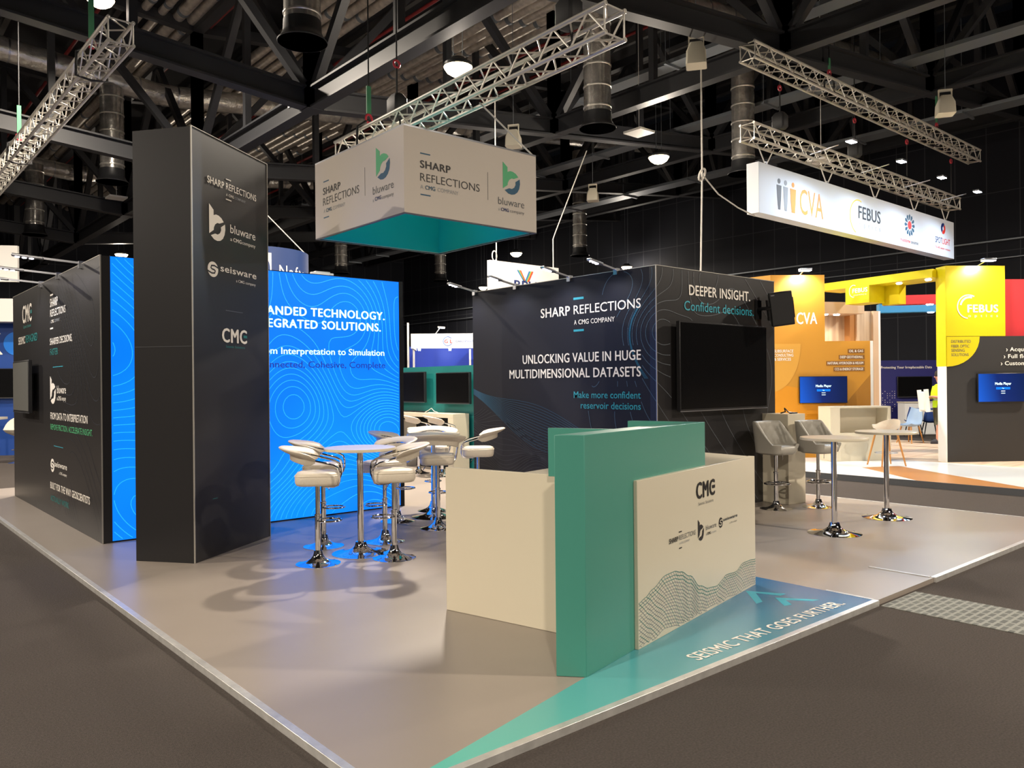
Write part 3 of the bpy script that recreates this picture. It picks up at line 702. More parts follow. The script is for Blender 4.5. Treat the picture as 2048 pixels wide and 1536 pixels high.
rule(0.222, 0.362, 4.35 + q, 4.364 + q, 'print_navy', hb); rule(0.222, 0.362, 3.875 + q, 3.889 + q, 'print_navy', hb)
text('SHARP', 0.221, 0.65, 4.191 + q, 0.084, 'b', 'print_black', hb); text('REFLECTIONS', 0.219, 1.091, 4.038 + q, 0.09, 'l', 'print_black', hb)
text('A', 0.221, 0.262, 3.948 + q, 0.046, 'l', 'print_grey', hb); text('CMG', 0.289, 0.427, 3.948 + q, 0.046, 'b', 'print_navy', hb); text('COMPANY', 0.462, 0.765, 3.948 + q, 0.046, 'l', 'print_grey', hb)
rule(1.219, 1.223, 3.96 + q, 4.3 + q, 'print_dgrey', hb)
b_logo(1.465, 4.08 + q, 0.285, 0.394, 'print_green', 'print_navy', hb)
text('bluware', 1.385, 1.818, 3.935 + q, 0.088, 'l', 'print_dgrey', hb)
text('a', 1.384, 1.41, 3.854 + q, 0.04, 'l', 'print_grey', hb); text('CMG', 1.43, 1.556, 3.854 + q, 0.04, 'x', 'print_ink', hb); text('company', 1.578, 1.817, 3.854 + q, 0.04, 'l', 'print_dgrey', hb)
HL = dict(loc=(0, 9.755 - 7.638, 0), rz=R(-90))
rule(0.203, 0.347, 4.355 + q, 4.369 + q, 'print_navy', hb, **HL); rule(0.204, 0.344, 3.884 + q, 3.898 + q, 'print_navy', hb, **HL)
text('SHARP', 0.193, 0.651, 4.194 + q, 0.088, 'b', 'print_black', hb, **HL); text('REFLECTIONS', 0.19, 1.122, 4.054 + q, 0.096, 'l', 'print_black', hb, **HL)
text('A', 0.205, 0.245, 3.956 + q, 0.046, 'l', 'print_grey', hb, **HL); text('CMG', 0.275, 0.42, 3.956 + q, 0.046, 'b', 'print_navy', hb, **HL); text('COMPANY', 0.455, 0.772, 3.956 + q, 0.046, 'l', 'print_grey', hb, **HL)
rule(1.258, 1.262, 3.99 + q, 4.334 + q, 'print_dgrey', hb, **HL)
b_logo(1.52, 4.107 + q, 0.307, 0.404, 'print_green', 'print_navy', hb, **HL)
text('bluware', 1.442, 1.901, 3.967 + q, 0.09, 'l', 'print_dgrey', hb, **HL)
text('a', 1.44, 1.466, 3.879 + q, 0.042, 'l', 'print_grey', hb, **HL); text('CMG', 1.491, 1.628, 3.885 + q, 0.042, 'x', 'print_ink', hb, **HL); text('company', 1.65, 1.902, 3.879 + q, 0.042, 'l', 'print_dgrey', hb, **HL)

# ================================================================== STOOLS AND TABLES
TRUMPET = [(0.0, 0.0), (1.0, 0.0), (1.0, 0.012), (0.93, 0.022), (0.72, 0.06), (0.5, 0.12), (0.34, 0.2), (0.235, 0.31), (0.2, 0.42), (0.18, 0.52), (0.0, 0.52)]
def trumpet(r, h=0.2): return [(max(0.0005, p[0] * r), p[1] * h) for p in TRUMPET]
def rrect(cx, cy, hx, hy, r, z, n=6):
    out = []
    for k, (sx, sy) in enumerate(((1, 1), (-1, 1), (-1, -1), (1, -1))):
        for i in range(n + 1):
            a = PI / 2 * k + PI / 2 * i / n; out.append((cx + sx * (hx - r) + r * math.cos(a), cy + sy * (hy - r) + r * math.sin(a), z))
    return out
def lounge_stool(label):
    t = thing('bar_stool', label, 'bar stool', (0, 0, Z0), 0, 'cream bar stools')
    part('base', MB().lathe(trumpet(0.205, 0.24), 36), 'chrome', t)
    part('column', MB().lathe([(0.001, 0.1), (0.027, 0.1), (0.027, 0.44), (0.031, 0.445), (0.031, 0.46), (0.022, 0.465), (0.022, 0.74), (0.05, 0.745), (0.05, 0.752), (0.001, 0.752)], 20), 'chrome', t)
    fr = [(0.0, 0.035, 0.40)] + [(0.10 + 0.115 * math.cos(a), 0.105 * math.sin(a), 0.40) for a in [R(130 - 26 * i) for i in range(11)]] + [(0.0, -0.035, 0.40)]
    part('footrest', MB().tube(fr, 0.009, 8), 'chrome', t)
    st = MB().loft([rrect(0, 0, 0.17, 0.17, 0.09, 0.735), rrect(0, 0, 0.186, 0.186, 0.10, 0.742), rrect(0, 0, 0.196, 0.196, 0.10, 0.765), rrect(0, 0, 0.198, 0.198, 0.10, 0.80), rrect(0, 0, 0.196, 0.196, 0.10, 0.83), rrect(0, 0, 0.186, 0.186, 0.10, 0.846), rrect(0, 0, 0.16, 0.16, 0.09, 0.856), rrect(0, 0, 0.08, 0.08, 0.05, 0.859)])
    st = part('seat', st, 'cream', t, smooth=60)
    part('seat_piping', MB().tube(rrect(0, 0, 0.198, 0.198, 0.10, 0.826), 0.004, 6, closed=True), 'cream', st)
    arm = []
    right = [(0.06, -0.13, 0.728), (0.15, -0.16, 0.728), (0.19, -0.185, 0.745), (0.205, -0.21, 0.79), (0.205, -0.225, 0.86), (0.19, -0.232, 0.905), (0.15, -0.235, 0.93), (0.05, -0.238, 0.958), (-0.03, -0.232, 0.978)]
    back = [(-0.03 - 0.20 * math.sin(R(a)), -0.232 * math.cos(R(a)), 0.978 + 0.055 * math.sin(R(a))) for a in range(15, 180, 15)]
    arm = right + back + [(p[0], -p[1], p[2]) for p in right[::-1]]
    part('arm_frame', MB().tube(arm, 0.0105, 10), 'chrome', t)
    # padded back: upper flared roll and lower flap, curving round behind the sitter
    rings = []
    for k in range(17):
        a = R(-6 + 192 * k / 16); ss, cc = math.sin(a), math.cos(a); e = min(1, k / 1.6, (16 - k) / 1.6) ** 0.5 if 0 < k < 16 else 0.12
        ox, oy, oz = -0.03 - 0.20 * ss, -0.232 * cc, 0.978 + 0.055 * ss
        nx, ny = -ss, -cc
        sec = [(-0.012, -0.055), (0.004, -0.064), (0.016, -0.055), (0.018, -0.012), (0.03, 0.0), (0.07, 0.018), (0.108, 0.042), (0.116, 0.056), (0.104, 0.064), (0.066, 0.046), (0.02, 0.028), (-0.008, 0.008)]
        rings.append([(ox + nx * r_ * (0.35 + 0.65 * e), oy + ny * r_ * (0.35 + 0.65 * e), oz + z_ * (0.25 + 0.75 * e)) for r_, z_ in sec])
    part('backrest', MB().loft(rings), 'cream', t, smooth=70)
    part('lever', MB().tube([(0.02, 0.03, 0.725), (0.06, 0.13, 0.722), (0.10, 0.17, 0.66)], 0.005, 6), 'chrome', t)
    return t
def high_table(label, loc, r=0.35, rb=0.28, grp='round high tables'):
    t = thing('high_table', label, 'table', loc, 0, grp)
    part('base', MB().lathe(trumpet(rb, 0.22), 40), 'chrome', t)
    part('column', MB().lathe([(0.001, 0.1), (0.03, 0.1), (0.03, 1.0), (0.12, 1.003), (0.12, 1.012), (0.001, 1.012)], 24), 'chrome', t)
    part('tabletop', MB().lathe([(0.001, 1.012), (r - 0.004, 1.012), (r, 1.016), (r, 1.036), (r - 0.004, 1.04), (0.001, 1.04)], 56), 'white_lam', t, smooth=40)
    return t
high_table('white round chrome-footed high table among the four stools nearest the blue wall', (4.0, 6.94, Z0))
high_table('white round high table farther back, behind the reception counter', (5.78, 8.22, Z0), 0.33)
high_table('white round high table nearest the platform front at right', (8.3, 4.29, Z0))
high_table('white round high table in front of the oak-legged stool', (9.69, 4.35, Z0))
proto = lounge_stool('cream stool in front left of the nearest high table, facing right')
def facing(x, y, tx, ty): return math.atan2(ty - y, tx - x)
T0, T1_ = (4.0, 6.94), (5.78, 8.22)
proto.location = (3.47, 6.80, Z0); proto.rotation_euler = (0, 0, R(-30))
for (x, y, rz, lb) in [
    (3.89, 7.50, R(-32), 'cream stool behind the leftmost one, nearest the blue light wall'),
    (4.12, 6.52, R(152), 'cream stool at the right of the nearest high table, backrest to the right'),
    (4.48, 7.27, R(175), 'cream stool behind the nearest high table, half hidden by another stool'),
    (5.27, 8.26, R(-45), 'cream stool by the black end of the blue wall, backrest raised at left'),
    (5.35, 7.53, R(53), 'cream stool seen from behind, beside the left end of the counter'),
    (6.33, 8.01, R(140), 'cream stool standing alone just above the white counter end'),
    (6.05, 8.62, R(-125), 'cream stool at the far side of the rear high table'),
    (8.42, 12.45, R(-25), 'cream stool at the left of the white desk under the teal wall'),
    (8.45, 11.75, R(-25), 'cream stool at the right of the white desk under the teal wall')]:
    dup(proto, (x, y, Z0), rz, lb)

def bucket_stool(label, loc, rz):
    t = thing('bucket_stool', label, 'bar stool', loc, rz, 'grey quilted stools')
    part('base', MB().lathe(trumpet(0.205, 0.2), 36), 'chrome', t)
    part('column', MB().lathe([(0.001, 0.08), (0.027, 0.08), (0.027, 0.46), (0.031, 0.465), (0.031, 0.48), (0.022, 0.485), (0.022, 0.70), (0.08, 0.705), (0.08, 0.715), (0.001, 0.715)], 20), 'chrome', t)
    part('footrest', MB().tube([(0.02 + 0.15 * math.cos(a), 0.17 * math.sin(a), 0.33) for a in [2 * PI * i / 22 for i in range(22)]], 0.011, 8, closed=True).tube([(-0.13, 0, 0.33), (0.17, 0, 0.33)], 0.01), 'chrome', t)
    part('lever', MB().tube([(0.0, 0.03, 0.70), (-0.02, 0.16, 0.69), (-0.05, 0.2, 0.62)], 0.005, 6), 'chrome', t)
    part('seat', MB().loft([rrect(0.01, 0, 0.17, 0.18, 0.1, 0.71), rrect(0.01, 0, 0.20, 0.205, 0.11, 0.73), rrect(0.01, 0, 0.215, 0.215, 0.11, 0.77), rrect(0.01, 0, 0.21, 0.21, 0.11, 0.805), rrect(0.01, 0, 0.19, 0.19, 0.1, 0.82), rrect(0, 0, 0.1, 0.1, 0.07, 0.826)]), 'grey_leather', t, smooth=60)
    # shell wraps from the front corners round the back; quilted inside
    NA, NH = 64, 14; inn, out = [], []
    for i in range(NA + 1):
        a = R(38 + 284 * i / NA); back = 0.5 - 0.5 * math.cos(2 * PI * i / NA)
        hgt = 0.03 + 0.285 * min(1, max(0, (back - 0.06) / 0.52)) ** 0.8
        ca, sa = math.cos(a), math.sin(a); k = (abs(ca) ** 3 + abs(sa) ** 3) ** (-1 / 3)
        ri, ro = [], []
        for j in range(NH + 1):
            v = j / NH; z = 0.73 + (0.075 + hgt) * v; fl = 0.205 + 0.035 * v
            u = i / NA * 11; d = 0.0
            if 0.3 < v < 0.97 and back > 0.3:
                p1 = (u + v * 2.2) % 1.0; p2 = (u - v * 2.2) % 1.0
                d = 0.012 * max(math.exp(-(min(p1, 1 - p1) / 0.09) ** 2), math.exp(-(min(p2, 1 - p2) / 0.09) ** 2)) - 0.006
            ri.append((ca * k * (fl - 0.02 + d), sa * k * (fl - 0.02 + d), z)); ro.append((ca * k * (fl + 0.018), sa * k * (fl + 0.018), z))
        top = [(ca * k * 0.23, sa * k * 0.23, 0.73 + 0.085 + hgt), (ca * k * 0.25, sa * k * 0.25, 0.73 + 0.085 + hgt)]
        inn.append(ri + top + ro[::-1])
    part('backrest', MB().loft(inn), 'grey_leather', t, smooth=60)
    return t
g1 = bucket_stool('grey quilted bucket stool, the left of the pair, overlapping the white plinth', (9.35, 5.62, Z0), R(-97))
dup(g1, (9.89, 5.33, Z0), R(-97), 'grey quilted bucket stool, the right of the pair, behind a high table')

pl = thing('display_plinth', 'tall white square plinth behind the grey quilted stools', 'plinth', (9.76, 5.68, Z0), R(-6))
part('plinth_body', MB().box(0, 0.37, 0, 0.42, 0, 1.21), 'white_lam', pl, bevel=0.003)
solo('presenter_cable', MB().tube([(0, 0.2, 0.012), (0.05, 0.16, 0.03), (0.1, 0.2, 0.075), (0.16, 0.22, 0.06), (0.2, 0.2, 0.02), (0.28, 0.18, 0.012)], 0.009, 6), 'black_plastic', 'black cable lying on top of the white plinth', 'cable', loc=(9.78, 5.60, Z0 + 1.21))
solo('remote_control', MB().box(0, 0.15, 0, 0.045, 0, 0.018), 'black_plastic', 'small dark remote on the right of the white plinth top', 'remote control', loc=(9.93, 5.72, Z0 + 1.211), bevel=0.004)

# ================================================================== TEAL WALL, SCREENS AND DESK BEHIND
te = thing('teal_wall', 'low teal partition with two screens, seen between blue and black walls', 'partition', (9.30, 14.75, Z0), R(-90))
part('panel', MB().box(0, 3.4, 0, 0.1, 0, 2.013), 'teal_wall', te, smooth=0)
screen_tv('wall_screen', 'dark flat screen on the teal partition, the left one cut off by the blue wall', (9.30, 14.39, 1.332), R(-90), 1.09, 0.62, 0.06, 0.1, 'screen', 'screens on the teal wall')
screen_tv('wall_screen', 'dark flat screen on the teal partition, the right one shown whole', (9.30, 12.90, 1.321), R(-90), 1.07, 0.60, 0.06, 0.1, 'screen', 'screens on the teal wall')
dk = thing('white_desk', 'long white desk with open front under the teal partition', 'desk', (8.87, 14.40, Z0), R(-90))
part('desktop', MB().box(0, 2.42, 0, 0.38, 1.02, 1.10), 'white_lam', dk, bevel=0.003)
part('desk_end', MB().box(0, 0.12, 0, 0.38, 0, 1.02), 'white_lam', dk, bevel=0.003)
part('desk_end', MB().box(2.26, 2.42, 0, 0.38, 0, 1.02), 'white_lam', dk, bevel=0.003)
part('shelf', MB().box(0.12, 0.62, 0.02, 0.38, 0.6, 0.68).box(0.62, 0.70, 0.02, 0.38, 0, 0.95), 'white_lam', dk, bevel=0.003)
part('back_board', MB().box(0.12, 2.26, 0.34, 0.38, 0, 1.02), 'black_matt', dk, smooth=0)
for x_, w_, lb in ((13.35, 0.34, 'black keyboard on the white desk, the left one'), (12.92, 0.30, 'black keyboard on the white desk, the right one')):
    solo('keyboard', MB().box(0, 0.11, -w_, 0, 0, 0.025), 'black_plastic', lb, 'keyboard', loc=(9.0, x_ + 0.5, Z0 + 1.10), bevel=0.004)
solo('loose_cable', MB().tube([(0, 0, 0.006), (0.02, -0.1, 0.05), (0.05, -0.15, 0.09), (0.08, -0.2, 0.03), (0.1, -0.3, 0.006)], 0.006, 6), 'cable', 'loose pale cable curling on the white desk', 'cable', loc=(8.98, 13.05, Z0 + 1.10))

# ================================================================== FAIRNESS OF FRAME: camera-facing stands are laid out along their own axes
def fr_pt(a, d): return (RT0.x * a + FW.x * d, RT0.y * a + FW.y * d)
def stand_frame(a, d, turn=0.0):
    x, y = fr_pt(a, d); return (x, y, 0.0), TH - PI / 2 + R(turn)

# ---- challenger booth (white fascia, royal blue walls)
l_, rz = stand_frame(-2.52, 20.0, 3)
gb = thing('fascia_booth', 'shell booth with a spotlit white name fascia and royal blue walls', 'booth', l_, rz)
part('fascia', MB().box(0, 2.6, 0, 0.05, 2.60, 2.97), 'white_board', gb, smooth=0)
part('fascia', MB().box(0, 0.05, 0.05, 1.4, 2.60, 2.97), 'white_board', gb, smooth=0)
for x_, y_ in ((-0.2, 1.36), (1.45, 1.0), (-0.02, 0.9)):
    part('post', MB().box(x_, x_ + 0.05, y_, y_ + 0.05, 0, 3.35 if x_ < -0.1 else 2.62), 'white_board', gb, smooth=0)
part('blue_wall', MB().box(-0.2, 4, 2.2, 2.25, 0, 2.75), 'booth_blue', gb, smooth=0)
part('blue_wall', MB().box(1.46, 1.5, 1.05, 2.2, 0, 2.62), 'booth_blue', gb, smooth=0)
part('blue_wall', MB().box(1.5, 2.6, 1.0, 1.04, 0, 2.62), 'booth_blue', gb, smooth=0)
part('logo_mark', MB().plate(ring_poly(0.92, 2.775, 0.105, 0.12, 40, 330), -0.004, -0.001), 'print_blue', gb, smooth=0)
text('G L', 0.84, 1.03, 2.73, 0.085, 'x', 'print_red', gb)
text('CHALLENGER GEOM', 1.12, 1.80, 2.75, 0.05, 'r', 'print_blue', gb)
for x_, nm in ((0.62, 'left'), (1.55, 'right')):
    t = thing('stem_light', 'white stem spotlight on the white name fascia, the %s one' % nm, 'spotlight', Vector(l_) + Matrix.Rotation(rz, 3, 'Z') @ Vector((x_, 0.02, 2.97)), rz)
    part('stem', MB().tube([(0, 0, 0), (0.12, -0.18, 0.14)], 0.012), 'white_board', t)
    part('head', MB().bar((0.08, -0.18, 0.15), (0.22, -0.3, 0.13), 0.09, 0.04), 'white_board', t, bevel=0.01)
    part('led_lens', MB().bar((0.10, -0.2, 0.126), (0.21, -0.29, 0.108), 0.07, 0.006), 'lens_cool', t)
    p = Vector(l_) + Matrix.Rotation(rz, 3, 'Z') @ Vector((x_ + 0.15, -0.26, 3.06))
    light('stem_led', 'SPOT', p, 5, COOL, 0.04, Vector(l_) + Matrix.Rotation(rz, 3, 'Z') @ Vector((x_, 0.1, 2.7)), 130, 0.7)
pin = Vector(l_) + Matrix.Rotation(rz, 3, 'Z') @ Vector((0.8, 1.5, 2.55))
light('booth_led', 'POINT', pin, 9, COOL, 0.1)
for x_, nm in ((0.2, 'first from the left'), (0.97, 'second from the left'), (1.7, 'third from the left')):
    solo('downlight', MB().lathe([(0.001, -0.05), (0.03, -0.05), (0.035, 0.0), (0.001, 0.0)], 12), 'lens_cool', 'tiny downlight under the white name fascia, ' + nm, 'downlight', loc=Vector(l_) + Matrix.Rotation(rz, 3, 'Z') @ Vector((x_, 0.15, 2.6)))

# ---- hanging sign with coloured V mark
hs = thing('hanging_sign', 'white rectangular hanging sign with a striped V mark above the corner wall', 'hanging sign', (10.14, 12.4, 3.50))
part('sign_board', MB().box(0, 1.91, 0, 0.09, 0, 0.68), 'white_board', hs, smooth=0)
q = -3.50
for k, mm_ in enumerate(('print_blue', 'print_green', 'print_orange', 'print_red')):
    o1 = 0.03 * k
    part('logo_mark', MB().plate([(0.71 + o1, 4.04 + q), (0.735 + o1, 4.04 + q), (0.905 + o1 * .5, 3.83 + q), (0.88 + o1 * .5, 3.83 + q)], -0.004, -0.001), mm_, hs, smooth=0)
    part('logo_mark', MB().plate([(1.045 + o1, 4.04 + q), (1.075 + o1, 4.04 + q), (0.96 + o1 * .9, 3.82 + q), (0.93 + o1 * .9, 3.82 + q)], -0.005, -0.002), mm_, hs, smooth=0)
text('BPU', 0.64, 1.26, 3.64 + q, 0.185, 'b', 'print_ink', hs)
def wire(name, label, pts, r=0.008, m_='cable', cat='cable', group=None):
    base = Vector(pts[-1]); return solo(name, MB().tube([Vector(p) - base for p in pts], r, 6), m_, label, cat, group, loc=base)
wire('suspension_cable', 'steel cable holding the V-marked sign, at its left end', [(10.34, 12.44, 7.4), (10.34, 12.44, 4.18)], 0.012)
wire('suspension_cable', 'steel cable holding the V-marked sign, at its right end, bent at the top', [(13.0, 12.44, 6.9), (12.0, 12.44, 4.95), (11.93, 12.44, 4.8), (11.93, 12.44, 4.18)], 0.012)
solo('cable_loop', MB().tube([(0.06 * math.cos(a), 0, 0.1 + 0.10 * math.sin(a)) for a in [2 * PI * i / 14 for i in range(14)]], 0.012, 6, closed=True), 'cable', 'coiled cable loop at the left end of the V-marked sign', 'cable', loc=(10.29, 12.44, 4.18))

# ---- blue curved hanging banner behind the blue wall
a_, d_ = (513 - 1024) / 1598.4 * 18, 18.0
x_, y_ = fr_pt(a_, d_)
nb = thing('curved_banner', 'round blue hanging banner with a white swan mark behind the light wall', 'banner', (x_, y_, 3.55))
part('banner_skin', MB().lathe([(1.13, 0), (1.16, 0), (1.16, 1.12), (1.13, 1.12)], 64), 'naft_blue', nb)
def on_cyl(ang, z, r_=1.165):
    b_ = TH - PI / 2 - PI / 2 + ang; return (r_ * math.cos(b_), r_ * math.sin(b_), z)
def cyl_plate(poly, m_, nm, r_):
    """polygon (arc length, z) bent round the banner"""
    mb = MB(); pts = poly; n = len(pts)
    mb.add([on_cyl(p[0] / 1.16, p[1], r_) for p in pts], [list(range(n))]); return part(nm, mb, m_, nb, smooth=0)
for i in range(4): cyl_plate([(-0.05 + 0.185 * i, 0.50), (-0.05 + 0.185 * (i + 1), 0.50), (-0.05 + 0.185 * (i + 1), 0.98), (-0.05 + 0.185 * i, 0.98)], 'print_white', 'logo_mark', 1.163)
for cx, cz, rx, rz_ in ((0.12, 0.62, 0.17, 0.27), (0.40, 0.66, 0.20, 0.26), (0.56, 0.64, 0.10, 0.22)):
    cyl_plate([(cx + rx * math.cos(2 * PI * k / 20), cz + rz_ * math.sin(2 * PI * k / 20)) for k in range(20)], 'naft_blue', 'logo_mark', 1.166)
for path in ([(0.36, 0.90), (0.26, 0.82), (0.25, 0.70), (0.34, 0.60), (0.5, 0.52)], [(0.54, 0.88), (0.46, 0.84), (0.46, 0.75), (0.54, 0.64), (0.6, 0.53)]):
    mb = MB(); mb.tube([on_cyl(p[0] / 1.16, p[1], 1.168) for p in path], 0.016, 6); part('logo_mark', mb, 'print_white', nb)
for ch, s0, s1 in (('N', 0.86, 1.05), ('a', 1.10, 1.23), ('f', 1.27, 1.36), ('t', 1.38, 1.47), ('o', 1.5, 1.63)):
    vs_, fs_ = glyphs(ch, WT['b']); xa = min(v[0] for v in vs_); xb = max(v[0] for v in vs_); lo, hi = cap_h(WT['b'])
    mb = MB(); mb.add([on_cyl((s0 + (v[0] - xa) / (xb - xa) * (s1 - s0)) / 1.16, 0.49 + (v[1] - lo) / (hi - lo) * 0.25, 1.17) for v in vs_], fs_)
    part('lettering', mb, 'print_white', nb, smooth=0)
ex, ey = fr_pt((613 - 1024) / 1598.4 * 18, 18.0); tx, ty = fr_pt((537 - 1024) / 1598.4 * 18, 18.0)
wire('suspension_cable', 'pale slanting cable rising from the round blue banner', [(tx, ty, 5.55), (ex, ey, 4.66)], 0.012)

# ---- booth at the far left edge (blue wall, white header)
l_, rz = stand_frame(-14.2, 20.0, 10)
fb = thing('blue_booth', 'blue booth with white header and bright blue disc, cut by the left frame edge', 'booth', l_, rz)
part('blue_wall', MB().box(0, 2.6, 0, 0.1, 0.0, 3.35), 'dark_blue_wall', fb, smooth=0)
part('header', MB().box(0, 2.6, -0.5, 0.1, 3.35, 3.92), 'white_board', fb, smooth=0)
part('logo_mark', MB().plate(disc_poly(1.66, 2.83, 0.30), -0.012, 0.0), 'sky_disc', fb, smooth=0)
text('K', 1.0, 1.33, 2.56, 0.53, 'b', 'print_white', fb, y=-0.01)
screen_tv('wall_screen', 'black screen in the blue booth at the left frame edge', Vector(l_) + Matrix.Rotation(rz, 3, 'Z') @ Vector((0.6, 0, 1.45)), rz, 1.25, 0.75, 0.05, 0.06, 'screen')
solo('hanging_sign', MB().box(0, 1.3, 0, 0.1, 0, 0.93), 'white_board', 'plain white hanging board cut by the left frame edge', 'hanging sign', loc=(*fr_pt(-13.95, 20.3), 4.43), rz=rz)
t = thing('white_table', 'white table corner at the left frame edge', 'table', (*fr_pt(-12.6, 19.4), 0), rz)
part('tabletop', MB().box(-0.6, 0.2, -0.3, 0.3, 0.94, 1.0), 'white_lam', t, bevel=0.004); part('leg', MB().lathe([(0.25, 0), (0.25, 0.02), (0.03, 0.05), (0.03, 0.94)], 16, (-0.2, 0, 0)), 'chrome', t)
t = thing('tub_stool', 'cream tub-backed stool half hidden behind the left black wall', 'bar stool', (*fr_pt(-11.25, 18.2), 0), rz)
part('base', MB().lathe(trumpet(0.21, 0.2), 24), 'chrome', t); part('column', MB().lathe([(0.001, 0.1), (0.03, 0.1), (0.03, 0.62), (0.001, 0.62)], 14), 'chrome', t)
rings = [[((r_ + 0.02 * k) * math.cos(a), (r_ + 0.02 * k) * math.sin(a), 0.66 + (0.10 + 0.30 * max(0, math.sin(a)) ** 0.7) * k / 4) for a in [2 * PI * i / 28 for i in range(28)]] for r_, k in ((0.18, 0), (0.21, 1), (0.22, 2), (0.22, 3), (0.22, 4))]
part('seat_shell', MB().loft([[(0.1 * math.cos(2 * PI * i / 28), 0.1 * math.sin(2 * PI * i / 28), 0.62) for i in range(28)]] + rings, cap=True), 'cream', t, smooth=60)
part('footrest', MB().tube([(0.14 * math.cos(a), 0.14 * math.sin(a), 0.3) for a in [2 * PI * i / 16 for i in range(16)]], 0.01, 6, closed=True), 'chrome', t)

# ================================================================== GOLD / YELLOW STAND
FS = thing('gold_yellow_stand_floor', 'glossy white stand floor with a brown wedge, beyond the dark aisle', 'platform', (13.1, 2.0, 0))
part('stage_floor', MB().box(0, 3.2, -4, 9.2, 0, 0.1), 'white_gloss', FS, smooth=0)
part('wood_floor', MB().box(3.2, 8.6, -4, 9.2, 0, 0.1), 'wood_floor', FS, smooth=0)
part('edge_trim', MB().box(-0.02, 0.0, -4, 9.2, 0, 0.102), 'print_dgrey', FS, smooth=0)
part('floor_graphic', MB().prism([(1.3, 4.9), (2.0, 4.55), (0.25, 2.0), (0.0, 1.4), (0.0, 3.4)], 0.1, 0.102), 'brown_floor', FS, smooth=0, label='brown floor wedge')

l_, rz = stand_frame(5.39, 16.6, 2); ZS = 0.1
gw = thing('gold_wall', 'gold printed stand wall with spotlit tower and service list', 'display wall', (l_[0], l_[1], ZS), rz)
part('panel', MB().plate([(0, 0), (2.09, 0), (2.09, 2.42), (1.135, 2.42), (1.135, 3.80), (0, 3.80)], 0, 0.12), 'gold', gw, smooth=0)
part('side_return', MB().prism([(-0.002, 0.0), (-0.002, 0.12), (-0.42, 0.55), (-0.44, 0.53)], 0, 3.80), 'gold_light', gw, smooth=0)
part('edge_strip', MB().box(2.09, 2.15, -0.002, 0.12, 0, 2.42), 'white_board', gw, smooth=0)
part('printed_facet', MB().plate([(0.0, 0.0), (0.9, 0.0), (1.35, 0.62), (0.75, 1.42), (0.0, 1.55)], -0.004, -0.001), 'gold_orange', gw, smooth=0)
part('printed_facet', MB().plate([(0.62, 0.0), (0.95, 0.85), (1.05, 0.74), (1.45, 0.62), (1.4, 0)], -0.006, -0.003), 'gold', gw, smooth=0)
part('printed_facet', MB().plate([(1.5, 1.05), (2.09, 1.72), (2.09, 0.75), (1.25, 0.70)], -0.004, -0.001), 'gold_dark', gw, smooth=0)
part('printed_facet', MB().plate([(0, 2.37), (0.62, 2.37)] + [(0.62 * math.cos(R(a)), 2.37 - 1.0 * math.sin(R(a))) for a in range(10, 91, 10)], -0.006, -0.001), 'gold_light', gw, smooth=0)
zz = -ZS
text('CVA', 0.54, 0.97, 2.88 + zz, 0.235, 'b', 'print_white', gw)
for k, (x_, w_) in enumerate(((0.20, 0.06), (0.30, 0.06), (0.40, 0.065))):
    part('logo_mark', MB().plate([(x_, 2.97 + zz), (x_ + 0.015, 2.88 + zz), (x_ + w_ - 0.015, 2.88 + zz), (x_ + w_, 3.09 + zz), (x_ + w_ / 2 + 0.02, 3.10 + zz), (x_ + w_ / 2 + 0.01, 3.16 + zz), (x_ + w_ / 2 - 0.01, 3.16 + zz), (x_ + w_ / 2 - 0.02, 3.10 + zz), (x_, 3.09 + zz)], -0.004, -0.001), 'print_white', gw, smooth=0)
for s_, x1, z_ in (('SUBSURFACE', 0.46, 2.29), ('CONSULTING', 0.46, 2.205), ('& SERVICES', 0.41, 2.12)): text(s_, 0.06, x1, z_ + zz, 0.058, 'b', 'print_white', gw, y=-0.008)
for s_, x0, z_ in (('OIL & GAS', 1.64, 2.285), ('DEEP GEOTHERMAL', 1.45, 2.16), ('NATURAL HYDROGEN & HELIUM', 1.185, 2.035), ('CCS & ENERGY STORAGE', 1.335, 1.91)):
    part('label_strip', MB().box(x0 - 0.03, 1.965, -0.006, -0.002, z_ - 0.02 + zz, z_ + 0.068 + zz), 'gold_brown', gw, smooth=0)
    text(s_, x0, 1.935, z_ + zz, 0.05, 'b', 'print_white', gw, y=-0.008)
def menu_screen(label, loc, rz, wd, ht):
    t = thing('menu_screen', label, 'screen', loc, rz, 'lit menu screens')
    part('housing', MB().box(0, wd, -0.07, -0.03, 0, ht), 'bezel', t, bevel=0.004)
    part('screen_glass', MB().box(0.012, wd - 0.012, -0.073, -0.068, 0.012, ht - 0.012), 'media', t, smooth=0)
    text('Media Player', wd * 0.34, wd * 0.66, ht * 0.60, ht * 0.085, 'b', 'light_text', t, y=-0.0745)
    part('menu_bar', MB().box(wd * 0.36, wd * 0.64, -0.0745, -0.073, ht * 0.44, ht * 0.52), M['lightbox'], t, smooth=0)
    text('Play', wd * 0.48, wd * 0.52, ht * 0.465, ht * 0.03, 'r', 'light_text', t, y=-0.0755)
    part('menu_bar', MB().box(wd * 0.46, wd * 0.54, -0.0745, -0.073, ht * 0.375, ht * 0.395).box(wd * 0.46, wd * 0.54, -0.0745, -0.073, ht * 0.30, ht * 0.32), 'light_text', t, smooth=0)
    part('wall_bracket', MB().box(wd * 0.3, wd * 0.7, -0.03, 0.0, ht * 0.3, ht * 0.7), 'black_plastic', t)
    return t
def in_frame(l_, rz, p): return Vector(l_) + Matrix.Rotation(rz, 3, 'Z') @ Vector(p)
menu_screen('small lit blue menu screen on the gold wall', in_frame(l_, rz, (0.56, 0, 1.23)), rz, 1.01, 0.56)
